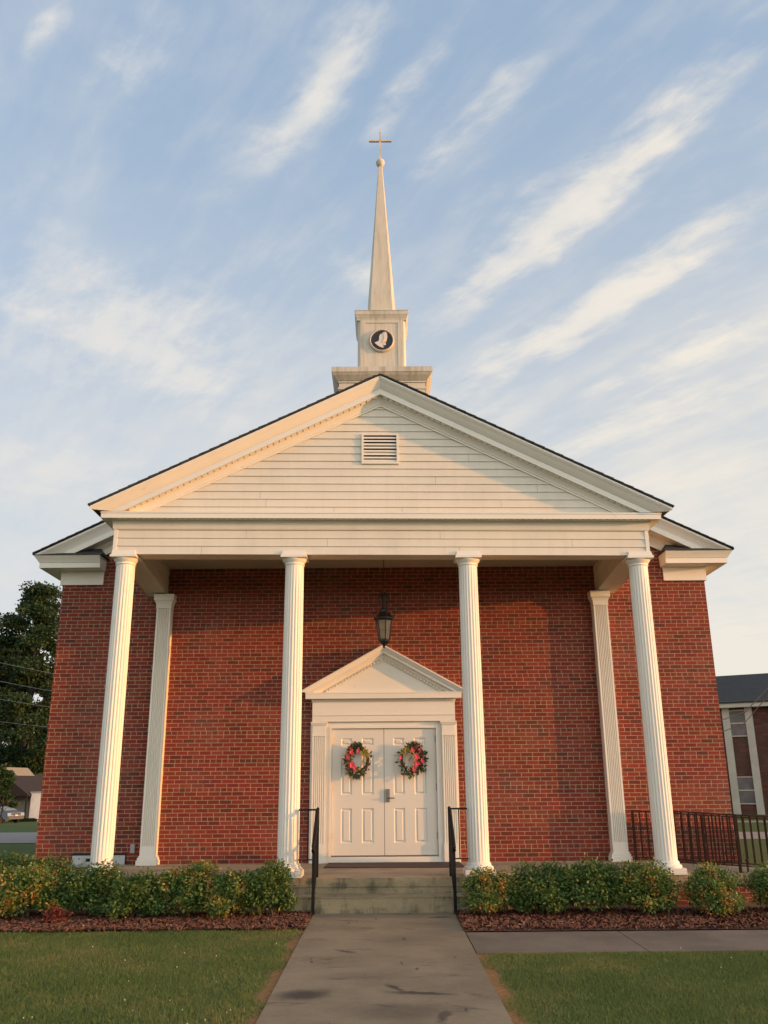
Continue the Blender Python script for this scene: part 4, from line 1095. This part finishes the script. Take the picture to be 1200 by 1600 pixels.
def shrub(x, y, rx_, ry, h, m, label, seed, n=5200):
    root = empty('shrub', (x, y, ZG)); tag(root, label, 'shrub', 'leafy shrubs along the front of the porch')
    V = np.concatenate([leaf_cloud(int(n*.95), (0, 0, h * .56), (rx_*1.30, ry*1.2, h * .60), .042, seed, lob=16), leaf_cloud(int(n*.75), (0, -.06, h * .30), (rx_*1.32, ry*1.25, h * .46), .042, seed + 500, lob=14)])
    V[:, 2] = np.maximum(V[:, 2], .02 + .03*rng.random(len(V)))
    fastmesh('foliage', V, np.arange(len(V)).reshape(-1, 4), m, root)
    st_ = MB(); rs = random.Random(seed)
    for i in range(7):
        a = rs.uniform(0, 6.28); q = rs.uniform(.4, .9)
        st_.tube([(rs.uniform(-.06, .06), rs.uniform(-.06, .06), -.01), (q*rx_*.4*math.cos(a), q*ry*.4*math.sin(a), h*.4), (q*rx_*.75*math.cos(a), q*ry*.75*math.sin(a), h*.8)], [.012, .008, .004], 5)
    st_.build('stem', BARK, root); return root
SH = [(-5.75, 12.75, .50, .42, .86, NANDG, 'green shrub cut by the left edge of the photo, leftmost of the row'),
      (-4.78, 12.55, .50, .46, .80, NAND, 'yellow green shrub at the left wall corner, second from the left edge'),
      (-5.05, 13.25, .62, .35, .92, NANDG, 'darker shrub behind the left end of the row, against the wall corner'),
      (-3.92, 12.70, .42, .40, .76, NANDG, 'green shrub in front of the leftmost front column'),
      (-3.30, 12.50, .36, .36, .64, NANDG, 'low dark green shrub right of the leftmost column, in front of the grey vent'),
      (-2.72, 12.72, .48, .42, .78, NAND, 'orange tinged shrub in front of the left wall pilaster'),
      (-2.08, 12.55, .42, .38, .70, NAND, 'yellow flecked shrub between the left pilaster and the second column'),
      (-1.52, 12.52, .37, .36, .76, NANDG, 'rounded green shrub beside the left end of the steps'),
      (1.30, 12.42, .35, .34, .66, NANDO, 'orange and red leaved shrub beside the right end of the steps'),
      (2.02, 12.46, .45, .40, .74, NANDG, 'dark green shrub with an orange patch, second right of the steps'),
      (2.78, 12.60, .55, .45, .82, NANDG, 'large green shrub left of the right wall pilaster'),
      (3.42, 12.50, .45, .42, .76, NAND, 'green shrub with orange right side, in front of the rightmost column'),
      (4.32, 12.40, .38, .38, .70, NAND, 'free standing shrub right of the rightmost column, below the railing'),
      (5.20, 12.55, .45, .42, .66, NAND, 'shrub cut by the right edge of the photo, rightmost of the row')]
for i, (x, y, rx_, ry, h, m, lab) in enumerate(SH): shrub(x, y, rx_, ry, h, m, lab, 40 + i, int(15000 * rx_ * h + 1500))
sm = shrub(-4.25, 12.22, .16, .13, .20, mk_leaf('red_leaves', [(0, (.12, .03, .02)), (.6, (.20, .05, .03)), (1, (.28, .10, .05))]), 'small low red leaved plant at the mulch edge on the left', 77, 700)
sm['category'] = 'plant'; del sm['group']; sm.name = 'plant'

# ------------------------------------------------------------------ trees
def tree(name, x, y, z, h, cr, m, label, seed, n, L, ch=None, lobs=26, low=.25):
    root = empty(name, (x, y, z)); tag(root, label, 'tree')
    g = np.random.default_rng(seed); rs = random.Random(seed)
    tr = MB(); tr.tube([(0, 0, -.2), (.1, 0, h*.3), (-.1, .1, h*.6), (0, 0, h*.95)], [h*.018, h*.014, h*.009, h*.003], 9)
    centers = []
    for i in range(lobs):
        t = low + (1 - low) * (i + .5) / lobs; a = i * 2.4 + rs.uniform(-.4, .4)
        rr = cr * (math.sin(min(1, (1.02 - t) / (1 - low) + .12) * PI * .5)) * rs.uniform(.15, 1.0)
        c = (rr*math.cos(a), rr*math.sin(a), h*t); centers.append(c)
        tr.tube([(0, 0, h*max(.1, t-.12)), (c[0]*.5, c[1]*.5, h*(t-.05)), c], [h*.007, h*.004, h*.0015], 5)
    tr.build('trunk', TBARK, root)
    Vs = []
    for i, c in enumerate(centers):
        r0 = cr * rs.uniform(.26, .42)
        Vs.append(leaf_cloud(n // lobs, c, (r0, r0, r0 * .62), L, seed * 100 + i, .42, .5, 6))
    V = np.concatenate(Vs); fastmesh('crown', V, np.arange(len(V)).reshape(-1, 4), m, root); return root
tree('pine_tree', -46.0, 115, -2.6, 29.2, 7.6, PINE, 'tall dark tree with open crown behind the left corner of the church', 5, 64000, .33, lobs=52, low=.04)
tree('pine_tree', -54.5, 124, -2.6, 23.5, 9.0, PINE, 'dark tree at the far left edge, lower than the one beside it', 9, 52000, .38, lobs=44, low=.04)
tree('pine_tree', -47.0, 138, -2.6, 20.5, 11.0, PINE, 'dark tree behind the tall one, directly beside the left wall corner', 12, 50000, .42, lobs=40, low=.03)
tree('small_tree', -31.75, 76.0, terrain(-32, 76), 4.4, 1.5, TREEG, 'small bright green tree in front of the house, above the silver car', 21, 9000, .14, lobs=16, low=.32)

# ------------------------------------------------------------------ far left: house with carport, shed, car
HZ = terrain(-34, 88)
hs = empty('house', (-33, 88, HZ)); tag(hs, 'low pale sided house with dark brown roof beyond the street at left', 'house')
CREAMS = simple('cream_siding', (.20, .18, .13), .8, .06, 3); DBR = simple('dark_brown_roof', (.014, .008, .007), .9, .2, 2)
hb = MB(); hb.box(-46, -33.96, 88, 96, HZ - .3, HZ + 2.4); hb.build('wall', CREAMS, hs)
hr = MB(); hr.prism([(-47, HZ+2.3), (-33.8, HZ+2.3), (-33.8, HZ+2.45), (-36.4, HZ+4.35), (-47, HZ+4.35)], 86.6, 97); hr.build('roof', DBR, hs)
hg = MB(); hg.prism([(-46, HZ+4.2), (-35.6-.6, HZ+4.2), (-37.0, HZ+5.0), (-46, HZ+5.0)], 86.4, 94); hg.build('gable', CREAMS, hs)
for xx in (-36.9, -36.35): MB().box(xx, xx+.08, 87.9, 87.98, HZ, HZ+2.3).build('door_trim', DBR, hs)
MB().box(-36.75, -36.36, 87.9, 87.98, HZ, HZ+2.1).build('doorway', DARK, hs)
for xx in (-35.15, -34.1): MB().box(xx, xx+.12, 86.9, 87.02, HZ-.1, HZ+2.3).build('carport_post', DBR, hs)
MB().box(-35.9, -33.95, 86.8, 87.0, HZ+2.12, HZ+2.29).build('carport_beam', DBR, hs)
seat(hs)
sh_ = empty('shed', (-33, 88, HZ)); tag(sh_, 'small white shed between the house and the church corner', 'shed')
MB().box(-33.85, -31.5, 87.5, 90, HZ-.3, HZ+2.6).build('wall', simple('white_shed', (.66, .64, .60), .7, .05, 3), sh_)
MB().box(-33.95, -31.4, 87.4, 90.1, HZ+2.6, HZ+2.70).build('roof', GREYBOX, sh_); seat(sh_)

def car(x, y, z, rot, label):
    root = empty('parked_car', (x, y, z)); tag(root, label, 'car'); root.rotation_euler[2] = rot
    SILV = simple('silver_car_paint', (.20, .22, .26), .3, .04, 2, .6)
    prof = [(-2.2, .35), (-2.25, .62), (-2.2, .86), (-1.7, .98), (-1.35, 1.02), (-.75, 1.36), (.45, 1.40), (1.25, 1.05), (2.0, .85), (2.25, .6), (2.2, .32)]
    def body(prof, w0, w1, zs_):
        mb_ = MB(); n = len(prof)
        vs = [(px, -w(pz, w0, w1), pz) for px, pz in prof] + [(px, w(pz, w0, w1), pz) for px, pz in prof]
        mb_.add(vs, [tuple(range(n)), tuple(range(2*n-1, n-1, -1))] + [(i, i+n, (i+1)%n+n, (i+1)%n) for i in range(n)]); return mb_
    w = lambda pz, a, b_: a if pz < 1.0 else a + (b_ - a) * (pz - 1.0) / .4
    body(prof, .88, .66, 0).build('body', SILV, root)
    for s in (-1, 1):
        MB().add([(-1.25, s*.885, 1.03), (.95, s*.885, 1.03), (.42, s*.70, 1.35), (-.70, s*.70, 1.33)], [(0, 1, 2, 3)]).build('side_window', WIN, root)
        MB().add([(-2.215, s*.5, .70), (-2.215, s*.86, .70), (-2.20, s*.86, .86), (-2.20, s*.5, .86)], [(0, 1, 2, 3)]).build('tail_light', simple('tail_light_red', (.35, .02, .02), .3), root)
        for xx in (-1.35, 1.4):
            wh = MB(); n = 20
            vs = [(xx + .33*math.cos(2*PI*k/n), s*.70, .33 + .33*math.sin(2*PI*k/n)) for k in range(n)] + [(xx + .33*math.cos(2*PI*k/n), s*.90, .33 + .33*math.sin(2*PI*k/n)) for k in range(n)]
            wh.add(vs, [tuple(range(n)), tuple(range(2*n-1, n-1, -1))] + [(i, (i+1)%n, (i+1)%n+n, i+n) for i in range(n)]); wo = wh.build('wheel', DARK, root)
            rm_ = MB(); vs = [(xx + .2*math.cos(2*PI*k/n), s*.905, .33 + .2*math.sin(2*PI*k/n)) for k in range(n)]; rm_.add(vs, [tuple(range(n))]); rm_.build('rim', STEELM, wo)
    MB().add([(-1.40, -.60, 1.04), (-1.40, .60, 1.04), (-.80, .56, 1.355), (-.80, -.56, 1.355)], [(0, 1, 2, 3)]).build('rear_window', WIN, root)
    MB().box(-2.24, -2.21, -.48, .48, .60, .84).build('boot_panel', simple('boot_dark', (.03, .03, .035), .5), root)
    MB().box(-2.29, -2.22, -.8, .8, .34, .56).build('bumper', simple('bumper_dark', (.06, .06, .065), .5), root)
    MB().box(-2.30, -2.292, -.15, .15, .60, .72).build('licence_plate', simple('plate', (.5, .5, .48), .5), root)
    return root
car(-34.0, 80.9, terrain(-34, 80.9), math.radians(152), 'silver car with red tail light parked by the house, cut by the left edge')
hd_ = MB()
V = leaf_cloud(5000, (-33.6, 86, HZ + .15), (1.9, .4, .35), .12, 88, lob=12)
tag(fastmesh('hedge', V, np.arange(len(V)).reshape(-1, 4), PINE), 'low dark hedge in front of the carport wall', 'hedge')

# ------------------------------------------------------------------ overhead wires
WIRE = simple('wire', (.17, .15, .13), .6, .1, 5)
def wire(a, b, label, r=.012, sag=.25, m=None):
    a = Vector(a); b = Vector(b); pts = []
    for i in range(17): t = i / 16; p = a.lerp(b, t); p.z -= 4 * sag * t * (1 - t); pts.append(p)
    o = MB().tube(pts, r, 5).build('overhead_wire', m or WIRE); tag(o, label, 'wire', 'overhead wires'); return o

# ------------------------------------------------------------------ right: brick hall
hl = empty('brick_hall', (15.2, 45, -.5)); 
tag(hl, 'two storey brown brick hall with dark roof and white pilaster strips at right', 'building')
ang = -math.radians(30)
ux = Vector((math.cos(ang), math.sin(ang), 0)); uy = Vector((-math.sin(ang), math.cos(ang), 0))
O = Vector((17.15, 45, -.5))           # facade origin, local x along the front
def LB(mb_, x0, x1, y0, y1, z0, z1):
    vs = []
    for z in (z0, z1):
        for x, y in ((x0, y0), (x1, y0), (x1, y1), (x0, y1)): p = O + ux*x + uy*y; vs.append((p.x, p.y, z + O.z))
    mb_.add(vs, [(0,3,2,1),(4,5,6,7),(0,1,5,4),(1,2,6,5),(2,3,7,6),(3,0,4,7)]); return mb_
EV = 5.15
LB(MB(), -14, 16, 0, 10, -.2, EV).build('wall', BRICK2, hl)
PWH = simple('cream_trim', (.50, .47, .38), .7, .08, 2)
LB(MB(), -14.5, 16.5, -.5, 0.0, EV, EV + .30).build('fascia', PWH, hl)
rf_ = MB()
pts = []
for x in (-14.6, 16.6):
    for y, z in ((-.55, EV + .28), (5, EV + 2.15), (10.5, EV + .28), (10.5, EV + .2), (-.55, EV + .2)): p = O + ux*x + uy*y; pts.append((p.x, p.y, z + O.z))
rf_.add(pts, [(0,1,2,3,4),(9,8,7,6,5),(0,5,6,1),(1,6,7,2),(2,7,8,3),(3,8,9,4),(4,9,5,0)]); rf_.build('roof', SHING, hl)
for bay in range(-3, 5):
    xb = bay * 3.6
    for q in (0, 1.08): LB(MB(), xb + q, xb + q + .34, -.14, -.002, -.1, EV).build('pilaster_strip', PWH, hl)
    for z0 in (.55, 3.75):
        LB(MB(), xb + .345, xb + 1.075, -.03, -.003, z0, z0 + 1.3).build('window', WIN, hl)
        fr_ = MB(); LB(fr_, xb + .345, xb + 1.075, -.06, -.031, z0, z0 + .05); LB(fr_, xb + .345, xb + 1.075, -.06, -.031, z0 + .62, z0 + .68); LB(fr_, xb + .345, xb + 1.075, -.06, -.031, z0 + 1.25, z0 + 1.30); fr_.build('window_frame', PWH, hl)
seat(hl)
LW = simple('pale_wire', (.20, .18, .15), .6, .1, 5)
for k, (a, b_) in enumerate([((-12.780, 22.800, 4.955), (-13.866, 42.000, 5.957)), ((-12.603, 22.800, 4.406), (-13.954, 42.000, 5.191)), ((-12.459, 22.800, 3.851), (-13.998, 42.000, 4.512)), ((-12.234, 22.800, 3.159), (-14.130, 42.000, 3.686))]):
    wire(a, b_, ['overhead wire at left, topmost of the four crossing the dark trees', 'overhead wire at left, second from the top of four', 'overhead wire at left, third from the top of four', 'overhead wire at left, lowest of the four above the house roof'][k], .010, .06, LW)
def polywire(pts, label, r, m):
    o = MB().tube(pts, r, 5).build('overhead_wire', m); tag(o, label, 'wire', 'overhead wires')
polywire([(9.6, 31.5, 2.60), (10.6, 30.6, 2.88), (11.387, 30, 3.165), (11.978, 29.5, 3.37), (12.10, 28.8, 3.68), (12.214, 28, 4.021), (12.8, 24.5, 5.6)], 'pale overhead wire crossing the dark roof of the hall at right', .016, LW)
polywire([(9.8, 31, 2.32), (11.317, 30, 2.768), (11.951, 29.6, 3.014), (12.18, 28, 3.782), (12.7, 24.6, 5.4)], 'dark overhead wire crossing the white strip of the hall at right', .014, WIRE)
sp_ = MB(); sp_.tube([(5.52, 14.25, -.06), (5.52, 14.25, .09)], .018, 8); sp_.lathe([(.024, .09), (.028, .10), (.024, .125), (.01, .13)], 5.52, 14.25, 10)
tag(sp_.build('pipe_stub', simple('rusty_pipe', (.10, .045, .03), .8)), 'short rusty pipe stub standing on the ramp by the railing', 'pipe')
